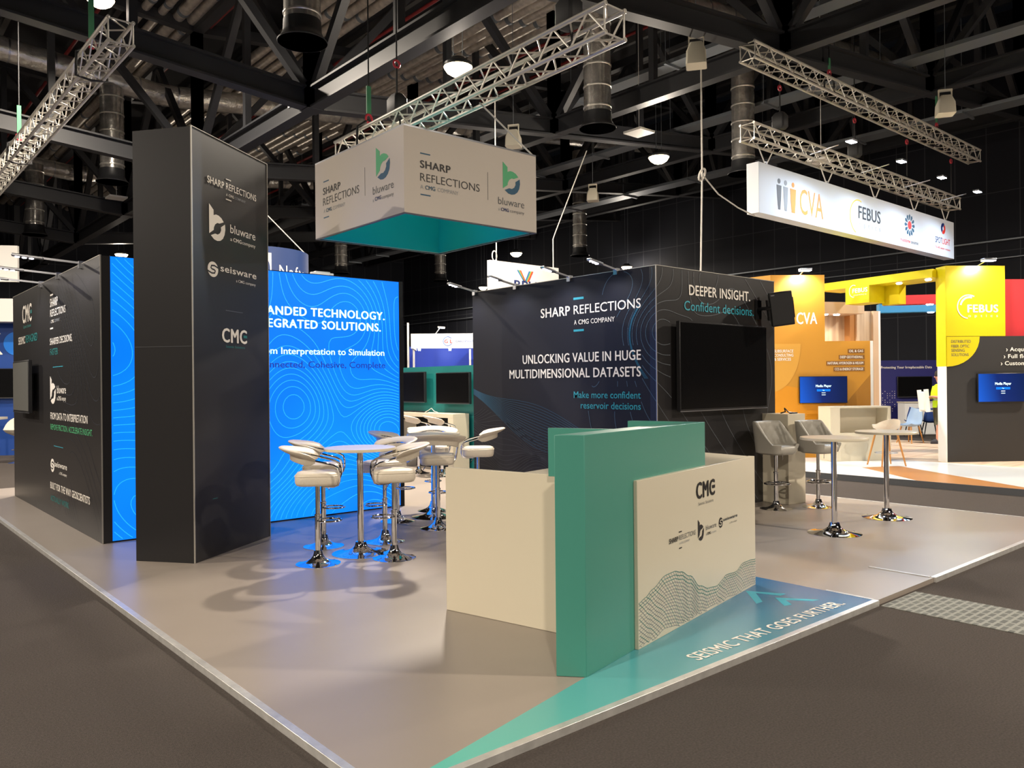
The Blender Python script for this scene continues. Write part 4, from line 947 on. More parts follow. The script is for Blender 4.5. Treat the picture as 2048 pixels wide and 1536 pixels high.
def flood(label, loc, rz, reach=0.35, power=None, tgt=(0, 0.35, -0.6), grp=None, ang=140):
    t = thing('floodlight', label, 'floodlight', loc, rz, grp)
    part('arm', MB().tube([(0, 0.0, 0), (0, -reach * 0.7, 0.06)], 0.012, 6), 'steel', t)
    part('head', MB().box(-0.12, 0.12, -reach - 0.07, -reach + 0.07, 0.06, 0.10), 'steel', t, bevel=0.008)
    part('led_lens', MB().box(-0.11, 0.11, -reach - 0.06, -reach + 0.06, 0.048, 0.062), 'lens_cool', t)
    p = in_frame(loc, rz, (0, -reach, 0.03))
    light('flood_led', 'SPOT', p, power or FLOOD_W, COOL if grp else NEUT, 0.07, in_frame(loc, rz, tgt), ang, 0.6)
    return t
flood('white floodlight on top of the gold tower', in_frame(l_, rz, (0.63, 0.05, 3.90)), rz, 0.30, 130, (0, 0.0, -0.5))

l2, rz2 = stand_frame(8.38, 15.4, 4)
yw = thing('yellow_tower', 'yellow spotlit tower over a charcoal wall with a quarter-round panel', 'display wall', (l2[0], l2[1], ZS), rz2)
part('tower_panel', MB().box(0, 1.19, 0, 0.31, 2.43, 3.79), 'yellow', yw, smooth=0)
part('side_panel', MB().prism([(-0.002, 0.0), (-0.002, 0.31), (-0.012, 0.31), (-0.012, 0.0)], 1.85, 3.79), 'yellow', yw, smooth=0)
part('post', MB().prism([(-0.002, 0.0), (-0.002, 0.28), (-0.012, 0.28), (-0.012, 0.0)], 0, 1.85), 'white_board', yw, smooth=0)
part('charcoal_wall', MB().box(0, 4.0, 0.004, 0.28, 0, 2.43), 'febus_black', yw, smooth=0)
part('red_panel', MB().box(1.2, 4.0, 0.15, 0.4, 2.43, 3.55), 'red', yw, smooth=0)
part('quarter_panel', MB().plate([(0, 2.42), (0.66, 2.42)] + [(0.66 * math.cos(R(a)), 2.42 - 0.575 * math.sin(R(a))) for a in range(10, 91, 10)], -0.012, 0.003), 'yellow', yw, smooth=0)
zz = -ZS
part('logo_mark', MB().plate(ring_poly(0.45, 3.10 + zz, 0.215, 0.235, 60, 265), -0.004, -0.001), 'print_white', yw, smooth=0)
part('logo_mark', MB().plate(ring_poly(0.47, 3.10 + zz, 0.165, 0.20, 75, 170), -0.004, -0.001), 'print_white', yw, smooth=0)
text('FEBUS', 0.43, 1.04, 2.99 + zz, 0.145, 'x', 'print_white', yw); text('optics', 0.44, 1.04, 2.90 + zz, 0.05, 'l', 'print_white', yw, space=2.2)
for s_, x1, z_ in (('DISTRIBUTED', 0.48, 2.40), ('FIBER OPTIC', 0.45, 2.31), ('SENSING', 0.355, 2.23), ('SOLUTIONS', 0.435, 2.145)): text(s_, 0.085, x1, z_ + zz, 0.055, 'r', 'print_dgrey', yw, y=-0.014)
for s_, x0, x1, z_ in (('› Acquis', 1.20, 1.64, 2.235), ('› Full flex', 1.15, 1.68, 2.10), ('› Custom d', 1.09, 1.70, 1.965)): text(s_, x0, x1, z_ + zz, 0.075, 'b', 'print_white', yw)
menu_screen('small lit blue menu screen on the charcoal wall, cut by the right frame edge', in_frame(l2, rz2, (0.58, 0.004, 1.25)), rz2, 1.01, 0.56)
flood('white floodlight on top of the yellow tower', in_frame(l2, rz2, (0.68, 0.1, 3.89)), rz2, 0.36, 150, (0, 0.0, -0.45))

# yellow beam running back from the yellow tower to the gold tower
pA = fr_pt(8.22, 15.6); pB = fr_pt(6.9, 17.95); dv = Vector((pA[0] - pB[0], pA[1] - pB[1], 0)); rb = math.atan2(dv.y, dv.x)
yb = thing('yellow_beam', 'yellow overhead beam with two drop panels between gold and yellow towers', 'beam', (pB[0], pB[1], 3.70), rb)
LB = dv.length
part('beam', MB().box(0, LB, 0, 0.75, 0, 0.16), 'yellow', yb, smooth=0)
part('drop_panel', MB().box(0.72, 1.30, -0.01, 0.5, -0.36, 0.0), 'yellow', yb, smooth=0)
part('drop_panel', MB().box(1.22, 1.62, 0.52, 0.75, -0.40, 0.0), 'yellow', yb, smooth=0)
part('logo_mark', MB().plate(ring_poly(0.92, -0.09, 0.12, 0.135, 60, 280, 20, 0.8), -0.014, -0.011), 'print_white', yb, smooth=0)
text('FEBUS', 0.90, 1.26, -0.13, 0.09, 'x', 'print_white', yb, y=-0.014); text('optics', 0.92, 1.24, -0.19, 0.03, 'l', 'print_white', yb, y=-0.014)
for k, (x_, y_, z_) in enumerate(((1.78, 0.3, 0), (2.42, 0.3, 0), (0.58, 0.3, 0))):
    solo('downlight', MB().lathe([(0.001, -0.02), (0.05, -0.02), (0.06, 0.0), (0.001, 0.0)], 14), 'lens_cool', 'recessed downlight under the yellow beam, ' + ('middle one', 'nearest the yellow tower', 'nearest the gold tower')[k], 'downlight', loc=in_frame((pB[0], pB[1], 3.70), rb, (x_, y_, 0)))
# red and blue beams beyond
for nm, m_, (a0, a1, d_, z0, z1), lb in (('red_beam', 'red', (8.72, 10.3, 18.6, 3.45, 3.66), 'red overhead beam seen under the yellow beam'), ('blue_beam', 'blue_panel', (9.3, 11.3, 20.2, 3.40, 3.62), 'blue overhead beam just below the red beam')):
    l_, rz = stand_frame(a0, d_, -12)
    bt = thing(nm, lb, 'beam', (l_[0], l_[1], 0), rz)
    part('beam', MB().box(0, a1 - a0, 0, 0.3, z0, z1), m_, bt, smooth=0)
    part('post', MB().box(a1 - a0, a1 - a0 + 0.1, 0, 0.3, 0.1 if nm == 'red_beam' else 3.3, z1), m_, bt, smooth=0)
    for k in range(1): part('downlight', MB().lathe([(0.001, -0.02), (0.07, -0.02), (0.08, 0), (0.001, 0)], 14, ((a1 - a0) * 0.62, 0.15, z0)), 'lens_cool', bt)

# wood-clad room behind the gold wall
l_, rz = stand_frame(7.1, 18.3, 14)
wr = thing('wood_room', 'pale wood-clad storage room behind the gold wall', 'booth', (l_[0], l_[1], ZS), rz)
part('wood_wall', MB().box(-0.3, 0.75, 0.2, 0.3, 0, 3.1), 'wood_wall', wr, smooth=0)
part('post', MB().box(0.75, 0.9, 0.0, 0.3, 0, 3.2), 'brown_floor', wr, smooth=0)
part('wood_wall', MB().box(0.9, 1.28, -0.05, 0.05, 0, 3.2), 'wood_wall', wr, smooth=0)
part('post', MB().box(1.28, 1.42, -0.12, 0.05, 0, 3.2), 'wood_light', wr, smooth=0)
part('post', MB().box(1.42, 1.49, -0.1, 0.05, 0, 3.2), 'white_board', wr, smooth=0)
part('room_ceiling', MB().box(-0.3, 0.75, -0.5, 0.2, 3.1, 3.35), 'wood_light', wr, smooth=0)
for k, x_ in enumerate((-0.05, 0.25)):
    part('downlight', MB().lathe([(0.001, -0.02), (0.06, -0.02), (0.07, 0), (0.001, 0)], 14, (x_, -0.2, 3.1)), 'lens_cool', wr)
light('room_led', 'SPOT', in_frame(l_, rz, (-0.1, -0.25, 3.0)), 40, NEUT, 0.06, in_frame(l_, rz, (0.1, 0.2, 2.2)), 130, 0.7)

# counter with open back, oak stool
l_, rz = stand_frame(6.27, 15.75, 6)
cc = thing('stand_counter', 'white open-backed counter standing on the gold and yellow stand', 'counter', (l_[0], l_[1], ZS), rz)
part('side', MB().box(0, 0.20, 0, 0.5, 0, 1.05), 'white_lam', cc, bevel=0.004)
part('side', MB().box(1.20, 1.26, 0, 0.5, 0, 1.05), 'white_lam', cc, bevel=0.004)
part('worktop', MB().box(0, 1.26, 0, 0.5, 1.05, 1.08), 'white_lam', cc, bevel=0.004)
part('back_panel', MB().box(0.20, 1.20, 0.42, 0.46, 0, 1.05), 'white_lam', cc, smooth=0)
part('shelf', MB().box(0.20, 1.20, 0.02, 0.42, 0.52, 0.56), 'white_lam', cc, smooth=0)
part('lower_panel', MB().box(0.20, 1.20, 0.02, 0.06, 0, 0.52), 'white_lam', cc, smooth=0)
l_, rz = stand_frame(6.99, 14.95, 10)
ws = thing('oak_stool', 'cream shell stool on splayed oak legs in front of the white counter', 'bar stool', (l_[0], l_[1], ZS), rz)
for sx, sy in ((-1, -1), (1, -1), (1, 1), (-1, 1)):
    part('leg', MB().tube([(0.12 * sx, 0.12 * sy, 0.68), (0.245 * sx, 0.22 * sy, 0.0)], 0.02, 8, radii=[0.02, 0.014]), 'oak', ws)
part('footrest', MB().tube([(0.2 * math.cos(a), 0.19 * math.sin(a), 0.24) for a in [2 * PI * i / 20 for i in range(20)]], 0.008, 6, closed=True), 'steel', ws)
rings = [[(r_ * math.cos(a), r_ * math.sin(a), z_ + h_ * max(0, -math.sin(a))) for a in [2 * PI * i / 28 for i in range(28)]] for r_, z_, h_ in ((0.16, 0.67, 0), (0.225, 0.70, 0.0), (0.24, 0.74, 0.06), (0.24, 0.76, 0.12), (0.22, 0.76, 0.12), (0.19, 0.725, 0.02), (0.1, 0.715, 0))]
part('seat_shell', MB().loft(rings), 'cream', ws, smooth=60)

# pale blue chair, navy chairs, little table, worker
def shell_chair(label, a, d, turn, mseat, mleg, sc=1.0, z0=ZS, group=None):
    l_, rz = stand_frame(a, d, turn)
    t = thing('shell_chair', label, 'chair', (l_[0], l_[1], z0), rz, group)
    for sx, sy in ((-1, -1), (1, -1), (1, 1), (-1, 1)):
        part('leg', MB().tube([(0.14 * sx, 0.14 * sy, 0.42), (0.22 * sx, 0.22 * sy, 0.0)], 0.018, 8, radii=[0.02, 0.013]), mleg, t)
    rings = []
    for i in range(9):
        v = i / 8                        # profile: front lip, seat, back
        if v < 0.45: y_, z_ = -0.22 + 0.42 * v / 0.45, 0.46 - 0.03 * math.sin(v / 0.45 * PI)
        else: y_, z_ = 0.20 + 0.12 * (v - 0.45) / 0.55, 0.46 + 0.40 * (v - 0.45) / 0.55
        hw = 0.22 if v < 0.6 else 0.22 - 0.06 * (v - 0.6) / 0.4
        row = [(hw * (-1 + 2 * k / 8), y_ - 0.06 * (abs(-1 + 2 * k / 8) ** 2) * (1 if v > 0.4 else 0), z_ + 0.05 * abs(-1 + 2 * k / 8) ** 3) for k in range(9)]
        rings.append(row + [(p[0], p[1] + 0.012, p[2] - 0.02) for p in row[::-1]])
    part('seat_shell', MB().loft(rings), mseat, t, smooth=60)
    return t
shell_chair('pale blue shell chair with oak legs beside the white counter', 10.1, 20.3, -65, 'seat_sky', 'oak')
l_, rz = stand_frame(12.3, 25.6, 4)
nv = thing('navy_booth', 'navy booth wall with white slogan, dot map and dark screen, far behind', 'booth', (l_[0] , l_[1], 0), rz)
part('panel', MB().box(-1.5, 2.0, 0, 0.1, 0, 2.33), 'navy_booth', nv, smooth=0)
text('Managing and Protecting Your Irreplaceable Data', -1.18, 1.2, 2.07, 0.075, 'b', 'print_white', nv)
dm = MB(); rr = random.Random(3)
for i in range(70):
    gx, gz = rr.randint(0, 7), rr.randint(0, 9); dm.box(-0.62 + gx * 0.08, -0.60 + gx * 0.08, -0.004, -0.001, 0.70 + gz * 0.07, 0.72 + gz * 0.07)
part('dot_print', dm, 'print_white', nv, smooth=0)
screen_tv('wall_screen', 'dark flat screen on the far navy booth wall', in_frame(l_, rz, (0.0, 0, 1.15)), rz, 1.15, 0.66, 0.05, 0.05, 'screen')
cb = thing('booth_counter', 'white counter in front of the far navy wall', 'counter', in_frame(l_, rz, (-0.12, -0.7, 0.0)), rz)
part('counter_body', MB().box(0, 1.3, 0, 0.4, 0, 0.98), 'white_board', cb, smooth=0); part('worktop', MB().box(-0.02, 1.32, -0.02, 0.42, 0.98, 1.02), 'white_lam', cb, smooth=0)
shell_chair('dark blue chair in front of the far white counter, left of the two', 12.0, 23.9, 165, 'seat_blue', 'dim_grey', z0=0.0, group=None)
shell_chair('dark blue chair in front of the far white counter, right of the two', 12.5, 23.9, 165, 'seat_blue', 'dim_grey', z0=0.0, group=None)
l_, rz = stand_frame(12.05, 22.6, 0)
t = thing('small_table', 'small white table beside the dark blue chairs', 'table', (l_[0], l_[1], 0), rz)
part('tabletop', MB().lathe([(0.001, 0.80), (0.36, 0.80), (0.36, 0.83), (0.001, 0.83)], 28), 'white_lam', t); part('leg', MB().lathe([(0.2, 0), (0.2, 0.02), (0.03, 0.04), (0.03, 0.8)], 14), 'dim_grey', t)

def worker():
    l_, rz = stand_frame(10.70, 20.0, 0)
    t = thing('person', 'person in a hi-vis yellow vest, khaki shorts and dark shoes carrying white rolls', 'person', (l_[0], l_[1], ZS), rz)
    # skeleton, faces -x (to the left of the picture); one continuous skinned body
    P_ = [(0, 0, 0.93, .125), (0, 0, 1.08, .125), (0, 0, 1.28, .14), (0, 0, 1.43, .115), (0, 0, 1.50, .055), (-.02, 0, 1.58, .06), (-.03, 0, 1.67, .088), (-.025, 0, 1.74, .07),
          (0, -.09, .88, .10), (-.08, -.10, .50, .062), (-.10, -.10, .28, .055), (-.12, -.10, .08, .038), (-.24, -.10, .03, .034),
          (0, .09, .88, .10), (.03, .10, .50, .062), (.05, .10, .28, .055), (.08, .10, .08, .038), (-.04, .10, .03, .034),
          (0, -.19, 1.40, .06), (-.03, -.23, 1.14, .045), (-.22, -.20, 1.17, .036), (-.30, -.19, 1.18, .03),
          (0, .19, 1.40, .06), (-.03, .23, 1.14, .045), (-.22, .20, 1.14, .036), (-.30, .19, 1.15, .03)]
    E_ = [(0, 1), (1, 2), (2, 3), (3, 4), (4, 5), (5, 6), (6, 7), (0, 8), (8, 9), (9, 10), (10, 11), (11, 12), (0, 13), (13, 14), (14, 15), (15, 16), (16, 17), (3, 18), (18, 19), (19, 20), (20, 21), (3, 22), (22, 23), (23, 24), (24, 25)]
    for side, root in ((-1, 21), (1, 25)):
        bx, by, bz, _ = P_[root]
        for k, (dy, ln) in enumerate(((-.024, .07), (-.008, .08), (.008, .078), (.022, .062))):
            n = len(P_); P_ += [(bx - .045, by + dy, bz, .010), (bx - .045 - ln * .5, by + dy, bz - .012, .009), (bx - .045 - ln * .8, by + dy - side * 0.0, bz - .04, .008)]
            E_ += [(root, n), (n, n + 1), (n + 1, n + 2)]
        n = len(P_); P_ += [(bx - .03, by - side * .035, bz + .01, .011), (bx - .06, by - side * .05, bz + .0, .009)]; E_ += [(root, n), (n, n + 1)]
    me = bpy.data.meshes.new('body'); me.from_pydata([p[:3] for p in P_], E_, []); me.update()
    o = bpy.data.objects.new('body', me); COL.objects.link(o)
    sm = o.modifiers.new('skin', 'SKIN'); sm.use_smooth_shade = True
    for i, p in enumerate(P_): me.skin_vertices[0].data[i].radius = (p[3], p[3])
    me.skin_vertices[0].data[0].use_root = True
    o.modifiers.new('sub', 'SUBSURF').levels = 1
    dg = bpy.context.evaluated_depsgraph_get(); dg.update()
    me2 = bpy.data.meshes.new_from_object(o.evaluated_get(dg)); bpy.data.objects.remove(o)
    me2.materials.clear(); me2.materials.append(M['skin'])
    for p in me2.polygons: p.use_smooth = True
    link('body', me2, t)
    el = lambda cx, cy, rx, ry, z: [(cx + rx * math.cos(2 * PI * i / 24), cy + ry * math.sin(2 * PI * i / 24), z) for i in range(24)]
    part('vest', MB().loft([el(0, 0, .15, .20, .90), el(0, 0, .15, .19, 1.05), el(0, 0, .165, .205, 1.25), el(0, 0, .15, .22, 1.38), el(0, 0, .11, .17, 1.45), el(0, 0, .07, .09, 1.49)]), 'hivis', t, smooth=60)
    part('sleeve', MB().tube([(0, -.17, 1.41), (-.02, -.225, 1.25), (-.03, -.235, 1.17)], .07, 12, radii=[.085, .078, .07]).tube([(0, .17, 1.41), (-.02, .225, 1.25), (-.03, .235, 1.17)], .07, 12, radii=[.085, .078, .07]), 'hivis', t, smooth=60)
    part('reflective_band', MB().loft([el(0, 0, .162, .207, 1.08), el(0, 0, .166, .209, 1.13)], cap=False), 'steel', t)
    part('shorts', MB().tube([(0, -.085, .98), (-.03, -.10, .72), (-.075, -.105, .47)], .1, 16, radii=[.125, .115, .10]).tube([(0, .085, .98), (.01, .10, .72), (.03, .105, .47)], .1, 16, radii=[.125, .115, .10]), 'shorts', t, smooth=60)
    for x_, y_ in ((-.15, -.10), (.05, .10)):
        part('shoe', MB().loft([[(x_ + (.135 if c > 0 else .15) * c * k, y_ + .048 * s_ * k, z_) for c, s_ in [(math.cos(2 * PI * i / 20), math.sin(2 * PI * i / 20)) for i in range(20)]] for k, z_ in ((0.95, 0.0), (1.0, 0.02), (0.95, 0.06), (0.6, 0.10), (0.38, 0.12))]), 'shoe', t, smooth=50)
    part('hair', MB().loft([el(-.01, 0, .10, .092, 1.68), el(-.008, 0, .107, .098, 1.74), el(-.01, 0, .09, .085, 1.80), el(-.015, 0, .045, .045, 1.832)]), 'hair', t, smooth=60)
    face = MB().lathe([(0.001, 0), (0.012, 0.0), (0.006, 0.03), (0.001, 0.035)], 8, (-.125, 0, 1.655))
    part('nose', face, 'skin', t)
    part('eye', MB().lathe([(0.001, -.008), (.009, 0), (.001, .008)], 8, (-.108, -.033, 1.70)).lathe([(0.001, -.008), (.009, 0), (.001, .008)], 8, (-.108, .033, 1.70)), 'print_black', t)
    part('mouth', MB().box(-.116, -.106, -.022, .022, 1.618, 1.624), 'red_pipe', t)
    part('ear', MB().lathe([(0.001, -.025), (.014, 0), (.001, .025)], 8, (-.015, -.095, 1.68)).lathe([(0.001, -.025), (.014, 0), (.001, .025)], 8, (-.015, .095, 1.68)), 'skin', t)
    ob = thing('paper_roll', 'long white paper rolls held upright by the hi-vis worker', 'paper roll', in_frame((l_[0], l_[1], ZS), rz, (-0.40, 0, 0.80)), rz)
    part('roll', MB().tube([(0.02, -.17, 0.0), (-0.03, -.17, 0.56)], .055, 14), 'paper', ob)
    part('roll', MB().tube([(0.03, .17, 0.0), (-0.03, .17, 0.54)], .05, 14), 'paper', ob)
    part('sheet', MB().box(-0.05, 0.08, -.12, .12, 0.02, 0.5), 'paper', ob, bevel=0.03)
worker()

# ---- hanging sign of the gold/yellow stand
M['sign_white'] = mat('sign_board_print', 'ccd2da', 0.5)
sg = thing('long_hanging_sign', 'long white hanging sign board with four logos under a lit truss', 'hanging sign', (13.34, 8.32, 4.87))
SL = 9.25
part('sign_board', MB().box(0, SL, 0, 0.26, 0, 0.96), 'sign_white', sg, bevel=0.004)
zf = lambda x: 0.0
def person_mark(x_, m_, w_=0.24):
    part('logo_mark', MB().plate([(x_, 0.62), (x_ + 0.02, 0.36), (x_ + 0.05, 0.15), (x_ + w_ - 0.05, 0.15), (x_ + w_ - 0.02, 0.36), (x_ + w_, 0.62)], -0.004, -0.001), m_, sg, smooth=0)
    part('logo_mark', MB().plate(disc_poly(x_ + w_ / 2, 0.70, 0.05, n=16), -0.004, -0.001), m_, sg, smooth=0)
person_mark(0.62, 'print_dgrey', 0.17); person_mark(0.86, 'print_grey', 0.17); person_mark(1.11, 'print_orange', 0.22)
text('CVA', 1.47, 2.40, 0.17, 0.50, 'r', 'print_orange', sg)
part('logo_mark', MB().plate(ring_poly(3.95, 0.42, 0.36, 0.385, 70, 250, 24, 1.05), -0.004, -0.001), 'print_yellow', sg, smooth=0)
text('FEBUS', 3.95, 5.0, 0.40, 0.27, 'b', 'print_black', sg); text('optics', 3.97, 5.0, 0.22, 0.11, 'l', 'print_grey', sg, space=1.8)
for k in range(12):
    a = R(30 * k); c_, s_ = math.cos(a), math.sin(a); p_ = lambda r_, w_: [(6.55 + 1.05 * (r_ * c_ - w_ * s_), 0.56 + r_ * s_ + w_ * c_)]
    part('logo_mark', MB().plate(p_(0.13, -0.015) + p_(0.23, -0.045) + p_(0.27, 0) + p_(0.23, 0.045) + p_(0.13, 0.015), -0.004, -0.001), 'print_navy', sg, smooth=0)
part('logo_mark', MB().plate(disc_poly(6.55, 0.56, 0.10), -0.004, -0.001), 'print_red', sg, smooth=0)
text('multitime', 6.03, 6.58, 0.13, 0.085, 'r', 'print_red', sg); text('seismic', 6.62, 7.05, 0.13, 0.085, 'r', 'print_dgrey', sg)
part('logo_mark', MB().plate(ring_poly(8.55, 0.72, 0.05, 0.14, 60, 230), -0.004, -0.001), 'print_ink', sg, smooth=0)
part('logo_mark', MB().plate(ring_poly(8.55, 0.72, 0.05, 0.14, 240, 410), -0.004, -0.001), 'print_red', sg, smooth=0)
text('SPOT', 8.05, 8.48, 0.32, 0.15, 'r', 'print_ink', sg); text('LIGHT', 8.5, 8.98, 0.32, 0.15, 'r', 'print_red', sg)
text('The 4D seismic company', 8.05, 9.0, 0.18, 0.05, 'r', 'print_red', sg)

# ================================================================== TRUSSES
def box_truss(label, a, b, s=0.29, tilt=0.0, step=0.5, grp=None, cat='truss', rc=0.025, rl=0.011):
    a = Vector(a); b = Vector(b); t = thing('lighting_truss', label, cat, a, 0, grp)
    d = (b - a); L = d.length; u = d / L; w_ = Vector((0, 0, 1)).cross(u).normalized(); h = s / 2
    if tilt:
        pass
    cs = [w_ * sx * h + Vector((0, 0, h * sz)) for sx, sz in ((-1, -1), (1, -1), (1, 1), (-1, 1))]
    for c in cs: part('chord', MB().tube([c, c + u * L], rc, 10), 'truss', t)
    lc = MB(); n = int(round(L / step))
    for f_ in range(4):
        c0, c1 = cs[f_], cs[(f_ + 1) % 4]
        for k in range(n):
            x0, x1 = L * k / n, L * (k + 1) / n; xm = (x0 + x1) / 2
            lc.tube([c0 + u * x0, c1 + u * xm], rl, 5, cap=False); lc.tube([c1 + u * xm, c0 + u * x1], rl, 5, cap=False)
        for x0 in (0.02, L - 0.02): lc.tube([c0 + u * x0, c1 + u * x0], rl, 5, cap=False)
    part('lacing', lc, 'truss', t)
    return t
box_truss('silver box truss right above the white hanging banner box', (6.017, 5.34, 5.30), (6.017, 10.85, 5.21))
box_truss('silver box truss running back above the left black column', (2.86, 10.75, 6.15), (2.86, 30.0, 6.15))
box_truss('upper silver box truss at right, hung just under the roof beam', (12.3, 7.88, 7.48), (22.8, 7.88, 7.50))
box_truss('lower silver box truss carrying floodlights over the long white sign', (13.02, 8.36, 6.33), (22.75, 8.36, 6.33))
box_truss('end of a silver box truss in the upper left corner of the picture', (0.62, 11.2, 6.2), (0.62, 20.0, 6.2))
for k, x_ in enumerate((15.05, 17.25, 19.35, 21.5)):
    flood('cool white floodlight on the lower truss, %s from the left' % ('first', 'second', 'third', 'fourth')[k], (x_, 8.22, 6.24), 0, 0.85, 430, (-0.1, -1.15, -0.85), 'floodlights on the lower truss', 168)
for k, x_ in enumerate((13.75, 16.1, 18.3, 20.4, 22.3)):
    t = thing('bridle', 'V-shaped cable bridle holding the long white sign, %s from the left' % ('first', 'second', 'third', 'fourth', 'fifth')[k], 'cable', (x_, 8.42, 5.83), 0, 'sign bridles')
    part('cable', MB().tube([(0, 0, 0), (-0.28, 0, 0.36)], 0.012, 6), 'cable', t); part('cable', MB().tube([(0, 0, 0), (0.28, 0, 0.36)], 0.012, 6), 'cable', t); part('eye_bolt', MB().box(-0.02, 0.02, -0.02, 0.02, 0, 0.08), 'steel', t)
def hoist(label, loc, drop, grp='chain hoists', up=0.0):
    t = thing('chain_hoist', label, 'hoist', loc, 0, grp)
    part('motor_body', MB().loft([rrect(0, 0, .07, .09, .03, 0), rrect(0, 0, .10, .13, .04, .05), rrect(0, 0, .10, .13, .04, .26), rrect(0, 0, .06, .08, .03, .33)]), 'dim_grey', t, smooth=50)
    part('chain', MB().tube([(0, 0, 0.33), (0, 0, drop)], 0.014, 6).tube([(0.05, 0, 0.0), (0.07, 0.02, -0.2), (0.06, 0.03, 0.0)], 0.01, 6), 'dim_grey', t)
    part('shackle', MB().tube([(0.05 * math.cos(a), 0, drop + 0.05 * math.sin(a)) for a in [2 * PI * i / 12 for i in range(12)]], 0.016, 6, closed=True), 'shackle', t)
    part('roof_strap', MB().tube([(0, 0, drop + 0.04), (0, 0, ZC(loc[0]) + 4.4 - loc[2])], 0.012, 6), 'dim_grey', t)
    return t
hoist('black chain hoist above the right end of the truss over the banner box', (6.017, 6.0, 5.45), 1.2)
hoist('black chain hoist above the truss behind the banner box, left of the box corner', (6.017, 9.35, 5.36), 0.75)
for k, x_ in enumerate((13.9, 16.9)):
    hoist('black chain hoist between the two right trusses, %s one' % ('left', 'right')[k], (x_, 8.2, 6.50), 0.8)
for k, x_ in enumerate((19.3, 21.9)):
    t = thing('chain_drop', 'dark chain with red shackle between the right trusses, %s one' % ('left', 'right')[k], 'chain', (x_, 8.12, 6.5), 0, 'chain drops')
    part('chain', MB().tube([(0, 0, -0.03), (0, 0, 0.84)], 0.012, 6), 'dim_grey', t); part('shackle', MB().tube([(0.05 * math.cos(a), 0, 0.78 + 0.05 * math.sin(a)) for a in [2 * PI * i / 12 for i in range(12)]], 0.018, 6, closed=True), 'shackle', t)
def sling(label, loc, h, grp='truss slings'):
    t = thing('lifting_sling', label, 'sling', loc, 0, grp)
    part('strap', MB().box(-0.035, 0.035, -0.012, 0.012, 0.22, h), 'sling', t)
    part('roof_strap', MB().tube([(0, 0, h - 0.02), (0, 0, ZC(loc[0]) + 4.4 - loc[2])], 0.012, 6), 'dim_grey', t)
    part('shackle', MB().tube([(0.05 * math.cos(a), 0, 0.15 + 0.06 * math.sin(a)) for a in [2 * PI * i / 12 for i in range(12)]], 0.018, 6, closed=True), 'shackle', t)
    part('wrap', MB().tube([(0, 0, 0.14), (-0.19, 0, 0.0), (-0.20, 0, -0.33), (0, 0, -0.36), (0.20, 0, -0.33), (0.19, 0, 0.0), (0, 0, 0.14)], 0.018, 8), 'dim_grey', t)
    return t
sling('green sling and black strap on the left truss, nearest its end', (2.86, 12.2, 6.32), 0.95)
sling('green sling and black strap on the left truss, farther back', (2.86, 17.6, 6.32), 0.75)
sling('green sling hanging above the truss at the left of the banner box', (6.017, 10.1, 5.40), 0.62)
sling('green sling on the upper right truss near its left end', (15.2, 7.88, 7.66), 0.45)
sling('green sling on the upper right truss near its right end', (20.4, 7.88, 7.68), 0.85)
wire('suspension_cable', 'steel cable from the truss to the right corner of the banner box', [(6.05, 7.57, 5.1), (6.98, 7.66, 4.66)], 0.011)
wire('suspension_cable', 'steel cable from the truss to the rear corner of the banner box', [(6.05, 9.7, 5.07), (6.98, 9.74, 4.66)], 0.011)
wire('rope', 'pale rope hanging down behind the corner wall', [(12.25, 8.81, 7.6), (12.25, 8.81, 5.5), (12.21, 8.85, 3.0)], 0.016)
wire('rope', 'pale rope sagging from the coil to the long white sign', [(12.27, 8.80, 5.48), (12.6, 8.7, 5.17), (13.0, 8.55, 4.95), (13.4, 8.45, 4.83)], 0.014)
solo('rope_coil', MB().tube([(0.075 * math.cos(a), -0.075 * math.sin(a) * 0.6, 0.10 * math.sin(a)) for a in [2 * PI * i / 18 for i in range(18)]], 0.02, 6, closed=True), 'cable', 'small coil of pale rope hanging above the corner wall', 'rope', loc=(12.25, 8.81, 5.5))

# ================================================================== ROOF STEELWORK
HTR = 3.7
def ibeam(mb, a, b, w_=0.26, h=0.42):
    a = Vector(a); b = Vector(b); up = Vector((0, 0, 1))
    mb.bar(a + up * 0.02, b + up * 0.02, w_, 0.04); mb.bar(a + up * (h - 0.02), b + up * (h - 0.02), w_, 0.04); mb.bar(a + up * h / 2, b + up * h / 2, 0.05, h - 0.08)
    return mb
def roof_truss(label, nodes, grp):
    t = thing('roof_truss', label, 'roof truss', (nodes[0][0], nodes[0][1], nodes[0][2]), 0, grp)
    o0 = Vector(nodes[0]); nd = [Vector(n) - o0 for n in nodes]; up = Vector((0, 0, HTR))
    lo = MB(); hi = MB()
    for a, b in zip(nd[:-1], nd[1:]): ibeam(lo, a, b); hi.bar(a + up, b + up, 0.25, 0.25)
    part('bottom_chord', lo, 'steelwork', t, smooth=0); part('top_chord', hi, 'steelwork', t, smooth=0)
    for n in nd:
        part('post', MB().bar(n + Vector((0, 0, 0.1)), n + up, 0.24, 0.24).bar(n + Vector((0, 0, 0.0)), n + Vector((0, 0, 0.5)), 0.34, 0.34), 'steelwork', t, smooth=0)
    for a, b in zip(nd[:-1], nd[1:]):
        mid = (a + b) / 2
        part('post', MB().bar(mid + Vector((0, 0, 0.4)), mid + up, 0.14, 0.14), 'steelwork', t, smooth=0)
        for n in (a, b): part('diagonal', MB().bar(n + (mid - n).normalized() * 0.15 + Vector((0, 0, 0.42)), mid + up, 0.16, 0.16), 'steelwork', t, smooth=0)
    return t
ordw = ('first', 'second', 'third', 'fourth', 'fifth', 'sixth')
